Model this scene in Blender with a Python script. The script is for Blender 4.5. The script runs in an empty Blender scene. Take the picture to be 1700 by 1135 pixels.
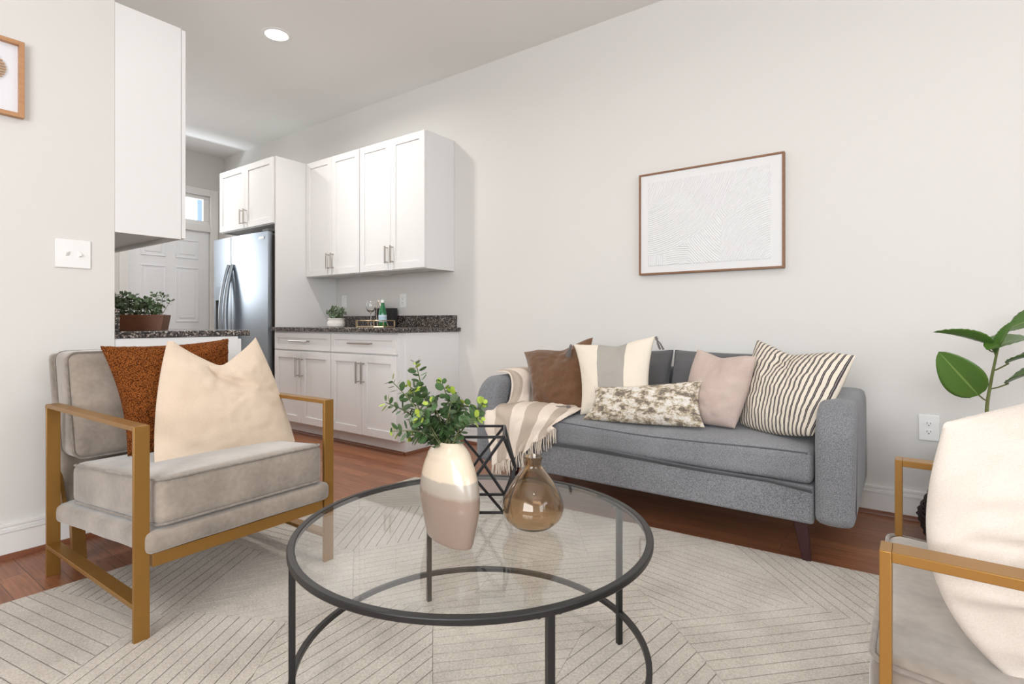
import bpy, bmesh, math, random
from mathutils import Vector, Matrix, noise
R = math.radians
rnd = random.Random(7)
S = bpy.context.scene
C = S.collection

# ------------------------------------------------------------------ camera, world, light, exposure
cam_d = bpy.data.cameras.new('camera'); cam = bpy.data.objects.new('camera', cam_d); C.objects.link(cam)
cam_d.sensor_width = 36.0; cam_d.lens = 895.883 / 1700 * 36.0
cam_d.shift_y = -(567.5 - 534.21) / 1700
cam_d.clip_start = 0.05
cam.location = (0, 0, 0.96); cam.rotation_euler = (R(90), 0, 0.6283)
S.camera = cam
S.view_settings.view_transform = 'Standard'; S.view_settings.look = 'None'
S.view_settings.gamma = 1.0; S.view_settings.use_curve_mapping = False
S.view_settings.exposure = 0.18
w = bpy.data.worlds.new('daylight'); S.world = w; w.use_nodes = True
w.node_tree.nodes['Background'].inputs[0].default_value = (0.92, 0.96, 1.0, 1)
w.node_tree.nodes['Background'].inputs[1].default_value = 3.0

H = 2.964; WY = 3.2735; LX = -2.957; BX = -6.756; KY = 0.94
RX = 3.1; FY = -2.4

def area(name, loc, rot, sx, sy, power, col, shape='RECTANGLE', spread=180):
    l = bpy.data.lights.new(name, 'AREA'); l.shape = shape; l.size = sx
    if shape in ('RECTANGLE', 'ELLIPSE'): l.size_y = sy
    l.energy = power; l.color = col; l.spread = R(spread)
    o = bpy.data.objects.new(name, l); C.objects.link(o); o.location = loc; o.rotation_euler = rot
    return o
DAY = (0.90, 0.95, 1.0); WARM = (1.0, 0.965, 0.92)
# daylight through the two front windows (wall at +X), the window behind the camera and the kitchen window
area('daylight_front', (RX - 0.02, 0.2, 1.55), (0, R(90), 0), 1.5, 2.6, 33, DAY)
area('daylight_rear', (0.3, FY + 0.02, 1.6), (R(92), 0, 0), 2.6, 1.5, 92, (0.93, 0.965, 1.0))
area('daylight_kitchen', (BX + 0.03, 1.55, 1.7), (0, R(-116), 0), 1.1, 0.62, 8, DAY)
area('daylight_transom', (BX - 0.85, 2.62, 1.62), (0, R(180 - 38), 0), 0.7, 0.9, 330, DAY)
# recessed ceiling cans (the visible one, and the ones outside the frame)
CANS = [(-3.54, 2.08, 17), (-5.35, 2.0, 13), (-1.35, 1.55, 6), (0.7, 1.5, 5), (-1.6, -0.4, 6), (0.9, -0.9, 5)]
for i, (x, y, p) in enumerate(CANS):
    area('can_lamp', (x, y, H - 0.012), (0, 0, 0), 0.15, 0.15, p, WARM, 'DISK', 165)

# ------------------------------------------------------------------ materials
def mat(name):
    m = bpy.data.materials.new(name); m.use_nodes = True
    nt = m.node_tree; b = nt.nodes['Principled BSDF']
    return m, nt, b
def N(nt, t, **kw):
    n = nt.nodes.new(t)
    for k, v in kw.items():
        if k.startswith('i_'):
            n.inputs[k[2:].replace('_', ' ')].default_value = v
        else: setattr(n, k, v)
    return n
def lk(nt, a, b): nt.links.new(a, b)
def srgb(r, g, b):
    f = lambda c: (c / 12.92 if c <= .04045 else ((c + .055) / 1.055) ** 2.4)
    return (f(r / 255), f(g / 255), f(b / 255), 1)
def plain(name, col, rough=0.5, metal=0.0, bump=0, bscale=200, spec=0.5, var=0.0, vscale=6, sheen=0):
    m, nt, b = mat(name)
    b.inputs['Base Color'].default_value = col; b.inputs['Roughness'].default_value = rough
    b.inputs['Metallic'].default_value = metal; b.inputs['Specular IOR Level'].default_value = spec
    if sheen: b.inputs['Sheen Weight'].default_value = sheen; b.inputs['Sheen Roughness'].default_value = .4
    tc = N(nt, 'ShaderNodeTexCoord')
    if bump:
        n = N(nt, 'ShaderNodeTexNoise'); n.inputs['Scale'].default_value = bscale; n.inputs['Detail'].default_value = 3
        lk(nt, tc.outputs['Object'], n.inputs['Vector'])
        bp = N(nt, 'ShaderNodeBump'); bp.inputs['Strength'].default_value = bump; bp.inputs['Distance'].default_value = 0.002
        lk(nt, n.outputs['Fac'], bp.inputs['Height']); lk(nt, bp.outputs['Normal'], b.inputs['Normal'])
    if var:
        n = N(nt, 'ShaderNodeTexNoise'); n.inputs['Scale'].default_value = vscale; n.inputs['Detail'].default_value = 4
        lk(nt, tc.outputs['Object'], n.inputs['Vector'])
        mx = N(nt, 'ShaderNodeMix', data_type='RGBA')
        mx.inputs[6].default_value = tuple(c * (1 - var) for c in col[:3]) + (1,)
        mx.inputs[7].default_value = tuple(min(1, c * (1 + var)) for c in col[:3]) + (1,)
        lk(nt, n.outputs['Fac'], mx.inputs[0]); lk(nt, mx.outputs[2], b.inputs['Base Color'])
    return m

M_wall = plain('wall_paint', srgb(220, 218, 214), .85, bump=.08, bscale=300, spec=.2)
M_ceil = plain('ceiling_paint', srgb(234, 234, 231), .9, spec=.1)
M_trim = plain('white_trim', srgb(236, 235, 233), .35, spec=.4)
M_cab = plain('white_cabinet', srgb(230, 229, 228), .38, spec=.4)
M_under = plain('cabinet_underside', srgb(205, 203, 202), .5)
M_nickel = plain('brushed_nickel', srgb(178, 172, 165), .3, metal=1)
M_black = plain('black_metal', srgb(38, 38, 40), .42, metal=.3)
M_table = plain('dark_grey_metal', srgb(42, 41, 41), .36, metal=.35)
M_plate = plain('white_plastic', srgb(238, 238, 236), .3)
M_dark = plain('dark_slot', srgb(25, 22, 20), .6)
M_door = plain('door_white', srgb(242, 244, 247), .4)

def m_wood_floor():
    m, nt, b = mat('hardwood_floor')
    tc = N(nt, 'ShaderNodeTexCoord')
    br = N(nt, 'ShaderNodeTexBrick'); br.offset = .37; br.inputs['Scale'].default_value = 1
    br.inputs['Brick Width'].default_value = 1.15; br.inputs['Row Height'].default_value = .083
    br.inputs['Mortar Size'].default_value = .0011; br.inputs['Mortar Smooth'].default_value = .3; br.inputs['Bias'].default_value = 0
    br.inputs['Color1'].default_value = srgb(170, 114, 80); br.inputs['Color2'].default_value = srgb(144, 92, 64); br.inputs['Mortar'].default_value = srgb(60, 36, 24)
    lk(nt, tc.outputs['Object'], br.inputs['Vector'])
    mp = N(nt, 'ShaderNodeMapping'); mp.inputs['Scale'].default_value = (1.6, 26, 1); lk(nt, tc.outputs['Object'], mp.inputs['Vector'])
    n = N(nt, 'ShaderNodeTexNoise'); n.inputs['Scale'].default_value = 3.5; n.inputs['Detail'].default_value = 7; n.inputs['Roughness'].default_value = .62; n.inputs['Distortion'].default_value = .6
    lk(nt, mp.outputs[0], n.inputs['Vector'])
    cr = N(nt, 'ShaderNodeValToRGB'); cr.color_ramp.elements[0].position = .3; cr.color_ramp.elements[0].color = (.5, .46, .43, 1); cr.color_ramp.elements[1].position = .68; cr.color_ramp.elements[1].color = (1.1, 1.08, 1.05, 1)
    lk(nt, n.outputs['Fac'], cr.inputs[0])
    mx = N(nt, 'ShaderNodeMix', data_type='RGBA', blend_type='MULTIPLY'); mx.inputs[0].default_value = .85
    lk(nt, br.outputs['Color'], mx.inputs[6]); lk(nt, cr.outputs[0], mx.inputs[7]); lk(nt, mx.outputs[2], b.inputs['Base Color'])
    b.inputs['Roughness'].default_value = .33
    bp = N(nt, 'ShaderNodeBump'); bp.inputs['Strength'].default_value = .25; bp.inputs['Distance'].default_value = .001; bp.invert = True
    lk(nt, br.outputs['Fac'], bp.inputs['Height']); lk(nt, bp.outputs['Normal'], b.inputs['Normal'])
    return m
M_floor = m_wood_floor()

def m_wood(name, c1, c2, sc=(2, 30, 30), rough=.45):
    m, nt, b = mat(name)
    tc = N(nt, 'ShaderNodeTexCoord'); mp = N(nt, 'ShaderNodeMapping'); mp.inputs['Scale'].default_value = sc
    lk(nt, tc.outputs['Object'], mp.inputs[0])
    n = N(nt, 'ShaderNodeTexNoise'); n.inputs['Scale'].default_value = 3; n.inputs['Detail'].default_value = 6
    lk(nt, mp.outputs[0], n.inputs['Vector'])
    mx = N(nt, 'ShaderNodeMix', data_type='RGBA'); mx.inputs[6].default_value = c1; mx.inputs[7].default_value = c2
    lk(nt, n.outputs['Fac'], mx.inputs[0]); lk(nt, mx.outputs[2], b.inputs['Base Color']); b.inputs['Roughness'].default_value = rough
    return m
M_oak = m_wood('oak_frame', srgb(196, 150, 108), srgb(168, 118, 78), (30, 3, 30))
M_walnut = m_wood('walnut_frame', srgb(150, 108, 76), srgb(112, 76, 50), (6, 30, 30))
M_planter = m_wood('planter_wood', srgb(118, 72, 46), srgb(84, 48, 28), (12, 12, 60))
M_leg = plain('dark_plum_wood', srgb(58, 28, 32), .3)
M_shoe = plain('shoe_moulding_wood', srgb(122, 72, 46), .4)
M_gold = plain('gold_brown_metal', srgb(150, 109, 50), .36, metal=.5, spec=.6)

def m_granite():
    m, nt, b = mat('speckled_granite')
    tc = N(nt, 'ShaderNodeTexCoord')
    v = N(nt, 'ShaderNodeTexVoronoi'); v.inputs['Scale'].default_value = 150; lk(nt, tc.outputs['Object'], v.inputs['Vector'])
    n = N(nt, 'ShaderNodeTexNoise'); n.inputs['Scale'].default_value = 90; n.inputs['Detail'].default_value = 5; lk(nt, tc.outputs['Object'], n.inputs['Vector'])
    sep = N(nt, 'ShaderNodeSeparateColor'); lk(nt, v.outputs['Color'], sep.inputs[0])
    ad = N(nt, 'ShaderNodeMath', operation='ADD'); lk(nt, sep.outputs[0], ad.inputs[0]); lk(nt, n.outputs['Fac'], ad.inputs[1])
    hf = N(nt, 'ShaderNodeMath', operation='MULTIPLY'); hf.inputs[1].default_value = .5; lk(nt, ad.outputs[0], hf.inputs[0])
    cr = N(nt, 'ShaderNodeValToRGB'); e = cr.color_ramp.elements; cr.color_ramp.interpolation = 'CONSTANT'
    e[0].position = 0; e[0].color = srgb(34, 32, 33); e[1].position = .46; e[1].color = srgb(74, 68, 66)
    x = e.new(.6); x.color = srgb(112, 100, 92); x = e.new(.7); x.color = srgb(168, 160, 152)
    lk(nt, hf.outputs[0], cr.inputs[0]); lk(nt, cr.outputs[0], b.inputs['Base Color']); b.inputs['Roughness'].default_value = .22
    return m
M_granite = m_granite()

def m_fabric(name, c1, c2, ws=900, bump=.5, rough=.9, vs=4, sheen=.2, streak=None, fine=.55):
    """woven cloth: fine two-way weave plus mottling of the yarn colour"""
    m, nt, b = mat(name)
    tc = N(nt, 'ShaderNodeTexCoord')
    n1 = N(nt, 'ShaderNodeTexNoise'); n1.inputs['Scale'].default_value = ws; n1.inputs['Detail'].default_value = 2
    mp = N(nt, 'ShaderNodeMapping'); mp.inputs['Scale'].default_value = streak or (1, 1, 1)
    lk(nt, tc.outputs['Object'], mp.inputs[0]); lk(nt, mp.outputs[0], n1.inputs['Vector'])
    n2 = N(nt, 'ShaderNodeTexNoise'); n2.inputs['Scale'].default_value = vs; n2.inputs['Detail'].default_value = 4; lk(nt, tc.outputs['Object'], n2.inputs['Vector'])
    ad = N(nt, 'ShaderNodeMath', operation='MULTIPLY_ADD'); ad.inputs[1].default_value = fine; lk(nt, n1.outputs['Fac'], ad.inputs[0])
    h = N(nt, 'ShaderNodeMath', operation='MULTIPLY'); h.inputs[1].default_value = 1 - fine; lk(nt, n2.outputs['Fac'], h.inputs[0]); lk(nt, h.outputs[0], ad.inputs[2])
    mr = N(nt, 'ShaderNodeMapRange'); mr.inputs[1].default_value = .35; mr.inputs[2].default_value = .65; lk(nt, ad.outputs[0], mr.inputs[0])
    mx = N(nt, 'ShaderNodeMix', data_type='RGBA'); mx.inputs[6].default_value = c1; mx.inputs[7].default_value = c2
    lk(nt, mr.outputs[0], mx.inputs[0]); lk(nt, mx.outputs[2], b.inputs['Base Color'])
    b.inputs['Roughness'].default_value = rough; b.inputs['Specular IOR Level'].default_value = .15
    b.inputs['Sheen Weight'].default_value = sheen; b.inputs['Sheen Roughness'].default_value = .5
    bp = N(nt, 'ShaderNodeBump'); bp.inputs['Strength'].default_value = bump; bp.inputs['Distance'].default_value = .0012
    lk(nt, n1.outputs['Fac'], bp.inputs['Height']); lk(nt, bp.outputs['Normal'], b.inputs['Normal'])
    return m
M_sofa = m_fabric('grey_tweed', srgb(84, 86, 90), srgb(152, 153, 157), 420, .8, vs=3, fine=.8)
M_sofapipe = m_fabric('grey_piping', srgb(70, 71, 75), srgb(98, 99, 103), 600, .5)
M_sofacush = m_fabric('dark_grey_cloth', srgb(88, 87, 88), srgb(112, 111, 112), 700, .5)
M_velvet = m_fabric('taupe_velvet', srgb(122, 112, 102), srgb(164, 152, 139), 60, .1, rough=.8, vs=5, sheen=.6, fine=.2)
M_velpipe = m_fabric('taupe_piping', srgb(120, 110, 101), srgb(146, 137, 127), 60, .1, sheen=.4)
M_linen = m_fabric('cream_linen', srgb(200, 180, 158), srgb(218, 200, 180), 500, .45, vs=5)
M_offwhite = m_fabric('off_white_linen', srgb(194, 183, 172), srgb(214, 205, 195), 420, .4, vs=6, streak=(1, 1, 5))
M_brown = m_fabric('brown_corduroy', srgb(84, 58, 38), srgb(122, 88, 62), 330, .7, vs=9, sheen=.4, streak=(2.2, 2.2, .3))
M_pink = m_fabric('dusty_pink_linen', srgb(178, 158, 148), srgb(200, 182, 173), 520, .4, vs=6)
M_tassel = m_fabric('grey_yarn', srgb(90, 86, 84), srgb(140, 134, 130), 500, .8)
M_fringe = m_fabric('cream_yarn', srgb(196, 182, 166), srgb(226, 214, 200), 500, .6)

def m_boucle():
    m, nt, b = mat('rust_boucle')
    tc = N(nt, 'ShaderNodeTexCoord')
    v = N(nt, 'ShaderNodeTexVoronoi'); v.inputs['Scale'].default_value = 230; lk(nt, tc.outputs['Object'], v.inputs['Vector'])
    cr = N(nt, 'ShaderNodeValToRGB'); e = cr.color_ramp.elements
    e[0].position = .05; e[0].color = srgb(184, 108, 52); e[1].position = .7; e[1].color = srgb(78, 40, 15)
    lk(nt, v.outputs['Distance'], cr.inputs[0]); lk(nt, cr.outputs[0], b.inputs['Base Color'])
    b.inputs['Roughness'].default_value = .95; b.inputs['Specular IOR Level'].default_value = .1
    bp = N(nt, 'ShaderNodeBump'); bp.inputs['Strength'].default_value = 1; bp.inputs['Distance'].default_value = .004; bp.invert = True
    lk(nt, v.outputs['Distance'], bp.inputs['Height']); lk(nt, bp.outputs['Normal'], b.inputs['Normal'])
    return m
M_boucle = m_boucle()

def m_stripes(name, base, bands, axis=0, bump_scale=500, rep=1.0):
    """bands: list of (pos, colour) over one repeat of the UV coordinate, constant steps"""
    m, nt, b = mat(name)
    uv = N(nt, 'ShaderNodeUVMap'); sp = N(nt, 'ShaderNodeSeparateXYZ'); lk(nt, uv.outputs[0], sp.inputs[0])
    ml = N(nt, 'ShaderNodeMath', operation='MULTIPLY'); ml.inputs[1].default_value = rep; lk(nt, sp.outputs[axis], ml.inputs[0])
    fr = N(nt, 'ShaderNodeMath', operation='FRACT'); lk(nt, ml.outputs[0], fr.inputs[0])
    cr = N(nt, 'ShaderNodeValToRGB'); cr.color_ramp.interpolation = 'CONSTANT'; e = cr.color_ramp.elements
    e[0].position = 0; e[0].color = base; e[1].position = bands[0][0]; e[1].color = bands[0][1]
    for p, c in bands[1:]:
        x = e.new(p); x.color = c
    lk(nt, fr.outputs[0], cr.inputs[0])
    tc = N(nt, 'ShaderNodeTexCoord'); n = N(nt, 'ShaderNodeTexNoise'); n.inputs['Scale'].default_value = bump_scale; lk(nt, tc.outputs['Object'], n.inputs['Vector'])
    mr = N(nt, 'ShaderNodeMapRange'); mr.inputs[3].default_value = .86; mr.inputs[4].default_value = 1.1; lk(nt, n.outputs['Fac'], mr.inputs[0])
    mx = N(nt, 'ShaderNodeMix', data_type='RGBA', blend_type='MULTIPLY'); mx.inputs[0].default_value = 1
    lk(nt, cr.outputs[0], mx.inputs[6]); lk(nt, mr.outputs[0], mx.inputs[7]); lk(nt, mx.outputs[2], b.inputs['Base Color'])
    b.inputs['Roughness'].default_value = .9; b.inputs['Specular IOR Level'].default_value = .15
    bp = N(nt, 'ShaderNodeBump'); bp.inputs['Strength'].default_value = .4; bp.inputs['Distance'].default_value = .001
    lk(nt, n.outputs['Fac'], bp.inputs['Height']); lk(nt, bp.outputs['Normal'], b.inputs['Normal'])
    return m
cW = srgb(226, 216, 200); cG = srgb(166, 161, 153)
M_block = m_stripes('cream_grey_block', cW, [(.33, cG), (.68, cW)], 0)
tk = srgb(66, 60, 66); tw = srgb(222, 212, 196)
M_ticking = m_stripes('black_ticking_stripe', tw, [(.40, tk), (.54, srgb(150, 142, 134)), (.62, tk), (.78, tw)], 0, rep=21)
ta = srgb(230, 216, 202); tb = srgb(190, 175, 160)
M_throw = m_stripes('striped_throw', ta, [(.14, tb), (.30, ta), (.44, tb), (.62, ta), (.78, tb), (.9, ta)], 0, 350)

def m_abstract():
    m, nt, b = mat('abstract_jacquard')
    uv = N(nt, 'ShaderNodeUVMap'); mp = N(nt, 'ShaderNodeMapping'); mp.inputs['Scale'].default_value = (8, 5, 1); lk(nt, uv.outputs[0], mp.inputs[0])
    n = N(nt, 'ShaderNodeTexNoise'); n.inputs['Scale'].default_value = 1; n.inputs['Detail'].default_value = 10; n.inputs['Roughness'].default_value = .8; n.inputs['Distortion'].default_value = .2
    lk(nt, mp.outputs[0], n.inputs['Vector'])
    cr = N(nt, 'ShaderNodeValToRGB'); e = cr.color_ramp.elements; cr.color_ramp.interpolation = 'LINEAR'
    e[0].position = .39; e[0].color = srgb(104, 94, 84); e[1].position = .68; e[1].color = srgb(226, 222, 216)
    for p, c in ((.45, (120, 112, 102)), (.485, (184, 166, 136)), (.51, (196, 186, 168)), (.54, (216, 210, 202))):
        x = e.new(p); x.color = srgb(*c)
    lk(nt, n.outputs['Fac'], cr.inputs[0]); lk(nt, cr.outputs[0], b.inputs['Base Color'])
    b.inputs['Roughness'].default_value = .85
    n2 = N(nt, 'ShaderNodeTexNoise'); n2.inputs['Scale'].default_value = 90; lk(nt, uv.outputs[0], n2.inputs['Vector'])
    bp = N(nt, 'ShaderNodeBump'); bp.inputs['Strength'].default_value = .6; bp.inputs['Distance'].default_value = .002
    lk(nt, n2.outputs['Fac'], bp.inputs['Height']); lk(nt, bp.outputs['Normal'], b.inputs['Normal'])
    return m
M_abstract = m_abstract()
M_rug = m_fabric('rug_wool', srgb(168, 159, 149), srgb(206, 198, 188), 170, 1.0, vs=5, sheen=.1)
M_rugbase = m_fabric('rug_backing', srgb(110, 103, 96), srgb(140, 133, 126), 150, .8, sheen=0)

def m_glass_arch(name, tint, ior=1.45, rough=0.0, edge=None):
    m, nt, b = mat(name); nt.nodes.remove(b)
    out = nt.nodes['Material Output']
    t = N(nt, 'ShaderNodeBsdfTransparent'); t.inputs[0].default_value = tint
    g = N(nt, 'ShaderNodeBsdfGlossy'); g.inputs['Roughness'].default_value = rough
    fr = N(nt, 'ShaderNodeFresnel'); ge = N(nt, 'ShaderNodeNewGeometry'); mi = N(nt, 'ShaderNodeMix')   # both faces reflect as from outside
    mi.inputs[2].default_value = ior; mi.inputs[3].default_value = 1 / ior; lk(nt, ge.outputs['Backfacing'], mi.inputs[0]); lk(nt, mi.outputs[0], fr.inputs['IOR'])
    mx = N(nt, 'ShaderNodeMixShader'); lk(nt, fr.outputs[0], mx.inputs[0]); lk(nt, t.outputs[0], mx.inputs[1]); lk(nt, g.outputs[0], mx.inputs[2])
    lk(nt, mx.outputs[0], out.inputs[0])
    return m
M_glass = m_glass_arch('table_glass', (.975, .985, .98, 1))
M_pane = m_glass_arch('window_pane', (.97, .98, 1, 1))
def m_glass(name, col, ior=1.45):
    m, nt, b = mat(name)
    b.inputs['Base Color'].default_value = col; b.inputs['Transmission Weight'].default_value = 1
    b.inputs['Roughness'].default_value = .01; b.inputs['IOR'].default_value = ior
    return m
M_brownglass = m_glass('smoky_brown_glass', srgb(224, 205, 180))
M_greenglass = plain('green_bottle_glass', srgb(24, 110, 62), .08, spec=.8)
M_clear = m_glass('clear_glass', (1, 1, 1, 1))

def m_steel():
    m, nt, b = mat('stainless_steel')
    b.inputs['Base Color'].default_value = srgb(170, 178, 186); b.inputs['Metallic'].default_value = 1; b.inputs['Roughness'].default_value = .33
    tc = N(nt, 'ShaderNodeTexCoord'); mp = N(nt, 'ShaderNodeMapping'); mp.inputs['Scale'].default_value = (2, 2, 300); lk(nt, tc.outputs['Object'], mp.inputs[0])
    n = N(nt, 'ShaderNodeTexNoise'); n.inputs['Scale'].default_value = 2; lk(nt, mp.outputs[0], n.inputs['Vector'])
    bp = N(nt, 'ShaderNodeBump'); bp.inputs['Strength'].default_value = .05; bp.inputs['Distance'].default_value = .001; lk(nt, n.outputs['Fac'], bp.inputs['Height']); lk(nt, bp.outputs['Normal'], b.inputs['Normal'])
    return m
M_steel = m_steel()
M_steelside = plain('fridge_side', srgb(128, 118, 110), .35, metal=.6)
M_leaf = plain('eucalyptus_green', srgb(78, 106, 64), .5, var=.35, vscale=40)
M_leaf2 = plain('lime_green_leaf', srgb(156, 176, 64), .5)
M_leafgrey = plain('dusty_grey_green', srgb(104, 122, 92), .6, var=.35, vscale=50)
M_stem = plain('plant_stem', srgb(96, 100, 62), .6)
M_stem2 = plain('woody_green_stem', srgb(104, 112, 58), .6)
M_soil = plain('potting_soil', srgb(70, 54, 42), .95)
M_pot = plain('white_stoneware', srgb(224, 220, 214), .6, bump=.6, bscale=120)
M_potwhite = plain('white_glazed_pot', srgb(232, 230, 227), .3)

def m_rubber():
    m, nt, b = mat('rubber_plant_leaf')
    uv = N(nt, 'ShaderNodeUVMap'); sp = N(nt, 'ShaderNodeSeparateXYZ'); lk(nt, uv.outputs[0], sp.inputs[0])
    a = N(nt, 'ShaderNodeMath', operation='SUBTRACT'); a.inputs[1].default_value = .5; lk(nt, sp.outputs[1], a.inputs[0])
    ab = N(nt, 'ShaderNodeMath', operation='ABSOLUTE'); lk(nt, a.outputs[0], ab.inputs[0])
    cr = N(nt, 'ShaderNodeValToRGB'); e = cr.color_ramp.elements
    e[0].position = 0; e[0].color = srgb(130, 156, 84); e[1].position = .035; e[1].color = srgb(78, 112, 46)
    lk(nt, ab.outputs[0], cr.inputs[0]); lk(nt, cr.outputs[0], b.inputs['Base Color']); b.inputs['Roughness'].default_value = .35
    return m
M_rubber = m_rubber()

def m_vase():
    m, nt, b = mat('two_tone_glaze')
    tc = N(nt, 'ShaderNodeTexCoord'); sp = N(nt, 'ShaderNodeSeparateXYZ'); lk(nt, tc.outputs['Object'], sp.inputs[0])
    n = N(nt, 'ShaderNodeTexNoise'); n.inputs['Scale'].default_value = 60; n.inputs['Detail'].default_value = 4; lk(nt, tc.outputs['Object'], n.inputs['Vector'])
    ad = N(nt, 'ShaderNodeMath', operation='MULTIPLY_ADD'); ad.inputs[1].default_value = .008; lk(nt, n.outputs['Fac'], ad.inputs[0]); lk(nt, sp.outputs[2], ad.inputs[2])
    mr = N(nt, 'ShaderNodeMapRange'); mr.inputs[1].default_value = 0; mr.inputs[2].default_value = .25; lk(nt, ad.outputs[0], mr.inputs[0])
    cr = N(nt, 'ShaderNodeValToRGB'); e = cr.color_ramp.elements
    e[0].position = 0; e[0].color = srgb(140, 120, 108); e[1].position = 1; e[1].color = srgb(216, 200, 178)
    for p, c in ((.48, (146, 127, 114)), (.52, (166, 156, 144)), (.635, (172, 163, 150)), (.65, (214, 197, 174))):
        x = e.new(p); x.color = srgb(*c)
    lk(nt, mr.outputs[0], cr.inputs[0]); lk(nt, cr.outputs[0], b.inputs['Base Color'])
    b.inputs['Roughness'].default_value = .22; b.inputs['Coat Weight'].default_value = .2
    return m
M_vase = m_vase()
M_glow = bpy.data.materials.new('lamp_glow'); M_glow.use_nodes = True
_b = M_glow.node_tree.nodes['Principled BSDF']; _b.inputs['Emission Color'].default_value = (1, .98, .94, 1); _b.inputs['Emission Strength'].default_value = 6

# ------------------------------------------------------------------ mesh helpers
def link(o): C.objects.link(o); return o
def obj(name, bm, m, parent=None, world=False, bevel=0, bseg=2, smooth=True, solid=0, sub=0, auto=40):
    me = bpy.data.meshes.new(name)
    bmesh.ops.recalc_face_normals(bm, faces=bm.faces[:])
    bm.to_mesh(me); bm.free()
    if world and parent is not None:
        me.transform(WM(parent).inverted())
    o = bpy.data.objects.new(name, me); link(o)
    for x in (m if isinstance(m, (list, tuple)) else [m]): me.materials.append(x)
    if parent is not None: o.parent = parent
    if smooth:
        me.polygons.foreach_set('use_smooth', [True] * len(me.polygons))
        me.set_sharp_from_angle(angle=R(auto))
    if bevel:
        b = o.modifiers.new('bevel', 'BEVEL'); b.width = bevel; b.segments = bseg; b.limit_method = 'ANGLE'; b.angle_limit = R(40); b.harden_normals = False
    if solid:
        s = o.modifiers.new('solid', 'SOLIDIFY'); s.thickness = solid; s.offset = 0
    if sub:
        s = o.modifiers.new('sub', 'SUBSURF'); s.levels = sub; s.render_levels = sub
    return o
def WM(o):
    m = Matrix.LocRotScale(o.location, o.rotation_euler, o.scale)
    return WM(o.parent) @ m if o.parent else m
def tag(o, label, cat, group=None):
    o['label'] = label; o['category'] = cat
    if group: o['group'] = group
    return o
def empty(name, loc, label, cat, rotz=0, group=None):
    o = bpy.data.objects.new(name, None); link(o); o.location = loc; o.rotation_euler = (0, 0, rotz); o.empty_display_size = .1
    return tag(o, label, cat, group)
def struct(o): o['kind'] = 'structure'; return o

def box(bm, x0, x1, y0, y1, z0, z1):
    v = [bm.verts.new(p) for p in ((x0, y0, z0), (x1, y0, z0), (x1, y1, z0), (x0, y1, z0), (x0, y0, z1), (x1, y0, z1), (x1, y1, z1), (x0, y1, z1))]
    for f in ((3, 2, 1, 0), (4, 5, 6, 7), (0, 1, 5, 4), (1, 2, 6, 5), (2, 3, 7, 6), (3, 0, 4, 7)): bm.faces.new([v[i] for i in f])
    return v
def bx(*a):
    bm = bmesh.new(); box(bm, *a); return bm
def hexa(bm, p):     # eight corner points, bottom ring then top ring
    v = [bm.verts.new(q) for q in p]
    for f in ((3, 2, 1, 0), (4, 5, 6, 7), (0, 1, 5, 4), (1, 2, 6, 5), (2, 3, 7, 6), (3, 0, 4, 7)): bm.faces.new([v[i] for i in f])
def lathe(bm, prof, seg=40, c=(0, 0, 0), sx=1, sy=1, cap0=True, cap1=True):
    rings = []
    for r, z in prof:
        rings.append([bm.verts.new((c[0] + sx * r * math.cos(2 * math.pi * i / seg), c[1] + sy * r * math.sin(2 * math.pi * i / seg), c[2] + z)) for i in range(seg)])
    for a, b in zip(rings, rings[1:]):
        for i in range(seg): bm.faces.new((a[i], a[(i + 1) % seg], b[(i + 1) % seg], b[i]))
    if cap0: bm.faces.new(rings[0][::-1])
    if cap1: bm.faces.new(rings[-1])
def tube(bm, pts, r, seg=8, closed=False, square=False, cap=True):
    pts = [Vector(p) for p in pts]; n = len(pts)
    rr = r if isinstance(r, (list, tuple)) else [r] * n
    rings = []; prev = None
    for i, p in enumerate(pts):
        if closed: t = pts[(i + 1) % n] - pts[i - 1]
        else: t = pts[min(i + 1, n - 1)] - pts[max(i - 1, 0)]
        t.normalize()
        if prev is None:
            up = Vector((0, 0, 1)) if abs(t.z) < .9 else Vector((1, 0, 0))
            a = t.cross(up).normalized()
        else:
            a = prev - t * prev.dot(t)
            a = a.normalized() if a.length > 1e-6 else t.orthogonal().normalized()
        prev = a; b = t.cross(a)
        k = 4 if square else seg
        rings.append([bm.verts.new(p + (a * math.cos(2 * math.pi * (j + (.5 if square else 0)) / k) + b * math.sin(2 * math.pi * (j + (.5 if square else 0)) / k)) * rr[i]) for j in range(k)])
    k = len(rings[0])
    prs = list(zip(rings, rings[1:])) + ([(rings[-1], rings[0])] if closed else [])
    for a, b in prs:
        for j in range(k): bm.faces.new((a[j], a[(j + 1) % k], b[(j + 1) % k], b[j]))
    if not closed and cap:
        bm.faces.new(rings[0][::-1]); bm.faces.new(rings[-1])
def catmull(ps, n):
    ps = [Vector(p) for p in ps]; out = []
    for i in range(len(ps) - 1):
        p0 = ps[max(i - 1, 0)]; p1 = ps[i]; p2 = ps[i + 1]; p3 = ps[min(i + 2, len(ps) - 1)]
        for k in range(n):
            t = k / n
            out.append(.5 * ((2 * p1) + (p2 - p0) * t + (2 * p0 - 5 * p1 + 4 * p2 - p3) * t * t + (3 * p1 - p0 - 3 * p2 + p3) * t ** 3))
    out.append(ps[-1]); return out
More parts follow.
